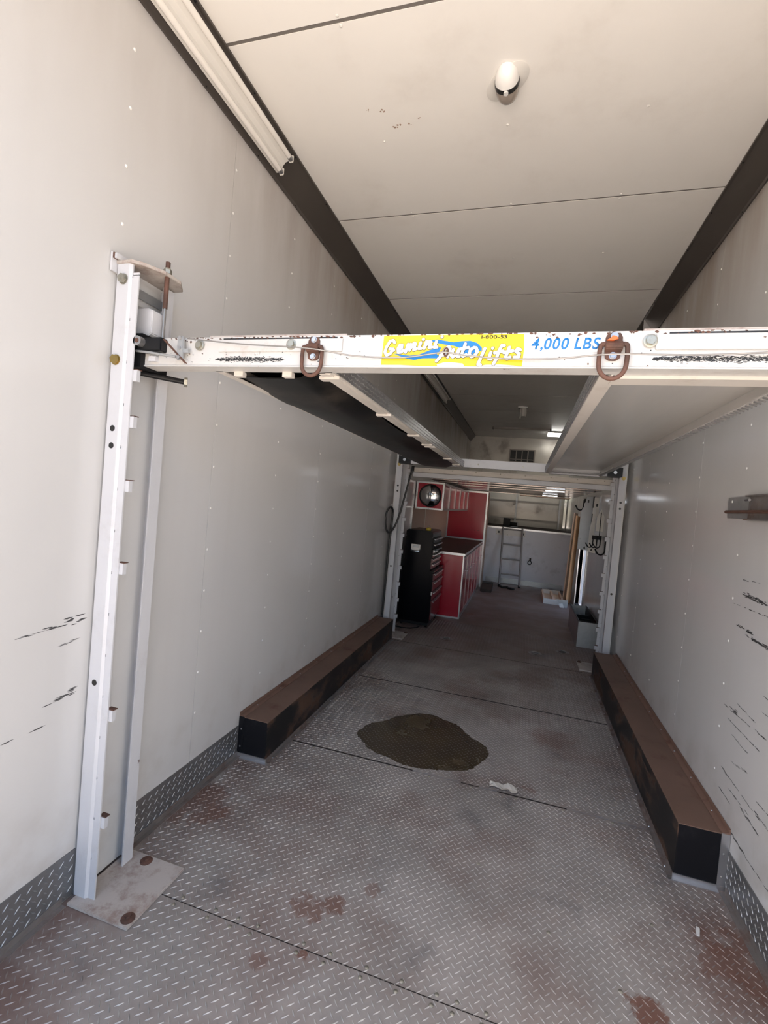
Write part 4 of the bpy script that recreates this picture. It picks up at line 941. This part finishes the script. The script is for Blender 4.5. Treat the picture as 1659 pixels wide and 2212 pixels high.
# black hose loop at the far left post
HY = 5.12
hp = [(-1.21, 5.10, 1.93), (-1.235, HY-.02, 1.82), (-1.275, HY-.03, 1.60), (-1.31, HY-.03, 1.42), (-1.355, HY-.03, 1.27), (-1.40, HY-.03, 1.195), (-1.43, HY-.04, 1.19), (-1.452, HY-.06, 1.25), (-1.455, HY-.08, 1.33), (-1.450, HY-.08, 1.41), (-1.43, HY-.06, 1.462), (-1.412, HY-.04, 1.47), (-1.40, HY-.02, 1.44), (-1.402, HY, 1.38), (-1.408, HY, 1.1), (-1.415, HY, .7), (-1.42, HY, .25)]
cu = []
for i in range(len(hp)-1):                                    # smooth by Catmull-Rom
    p0, p1, p2, p3 = [Vector(hp[max(0, min(len(hp)-1, i+k))]) for k in (-1, 0, 1, 2)]
    for s_ in range(6):
        u = s_/6; cu.append(.5*((2*p1)+(p2-p0)*u+(2*p0-5*p1+4*p2-p3)*u*u+(3*p1-p0-3*p2+p3)*u**3))
cu.append(Vector(hp[-1]))
t = thing('hose', 'black hose hanging in a loop in front of the far left post', 'hose', (-1.4, HY, .25)); MB().tube(cu, .011, 8).build('hose_line', m_cableb, t, smooth=True); MB().cyl((-1.213, 5.10, 1.89), (-1.210, 5.10, 1.945), .016, 10).build('fitting', m_blkp, t)

# ------------------------------------------------------------------ small things on the floor
for i, (x, y, lab) in enumerate(((-.721, 5.48, 'recessed floor tie-down ring nearest the tool cabinet'), (.258, 5.49, 'recessed floor tie-down ring at the middle of the far floor seam'), (.564, 5.72, 'recessed floor tie-down ring nearest the metal bin'))):
    t = thing('floor_ring', lab, 'tie-down', (x, y, 0), 'recessed tie-down rings in the floor')
    MB().lathe([(.075, 0), (.075, .002), (.055, .003), (.05, .001)], (x, y, 0), n=20).build('cup', m_trim, t, smooth=True); MB().tube([(x+.034*math.cos(k*.5236), y+.034*math.sin(k*.5236), .008) for k in range(12)], .006, 6, True).build('ring', m_steel, t)
ol = [(-.919, 2.934), (-.905, 3.03), (-.88, 3.11), (-.80, 3.19), (-.74, 3.29), (-.618, 3.408), (-.50, 3.44), (-.41, 3.40), (-.323, 3.375), (-.25, 3.29), (-.19, 3.22), (-.112, 3.165), (-.075, 3.08), (-.084, 2.996), (-.13, 2.90), (-.17, 2.83), (-.255, 2.78), (-.37, 2.74), (-.518, 2.709), (-.62, 2.74), (-.773, 2.784), (-.84, 2.85)]
sm_ = []; rnd = random.Random(5)
for i in range(len(ol)):
    p0, p1, p2, p3 = [Vector((*ol[(i+k) % len(ol)], 0)) for k in (-1, 0, 1, 2)]
    for s_ in range(6):
        u = s_/6; q_ = .5*((2*p1)+(p2-p0)*u+(2*p0-5*p1+4*p2-p3)*u*u+(3*p1-p0-3*p2+p3)*u**3); sm_.append((q_.x+rnd.uniform(-.005, .005), q_.y+rnd.uniform(-.005, .005)))
tag(MB().prism(sm_, 'z', .0002, .0019).build('oil_puddle', m_oil, None), 'dark wet oil puddle in the middle of the diamond plate floor', 'puddle')
mb = MB(); rnd = random.Random(11); mb.v = [(-.045+.15*i/6, 2.70+.05*j/2+rnd.uniform(-.014, .014), .003+rnd.uniform(0, .012)) for j in range(3) for i in range(7)]
n0 = len(mb.v); mb.v += [(x, y, z+.001) for x, y, z in mb.v]; mb.f = [q for j in range(2) for i in range(6) for q in ((j*7+i, j*7+i+1, j*7+i+8, j*7+i+7), (j*7+i+7+n0, j*7+i+8+n0, j*7+i+1+n0, j*7+i+n0))]
tag(mb.build('paper_scrap', m_paper, None), 'torn pale paper scrap on the floor seam right of the oil puddle', 'paper')
tag(MB().prism([(.775, 2.06), (.785, 2.062), (.797, 2.10), (.788, 2.108), (.778, 2.085)], 'z', .002, .006).build('plastic_bit', m_ltr, None), 'tiny white plastic bit on the floor before the right wheel box', 'debris')
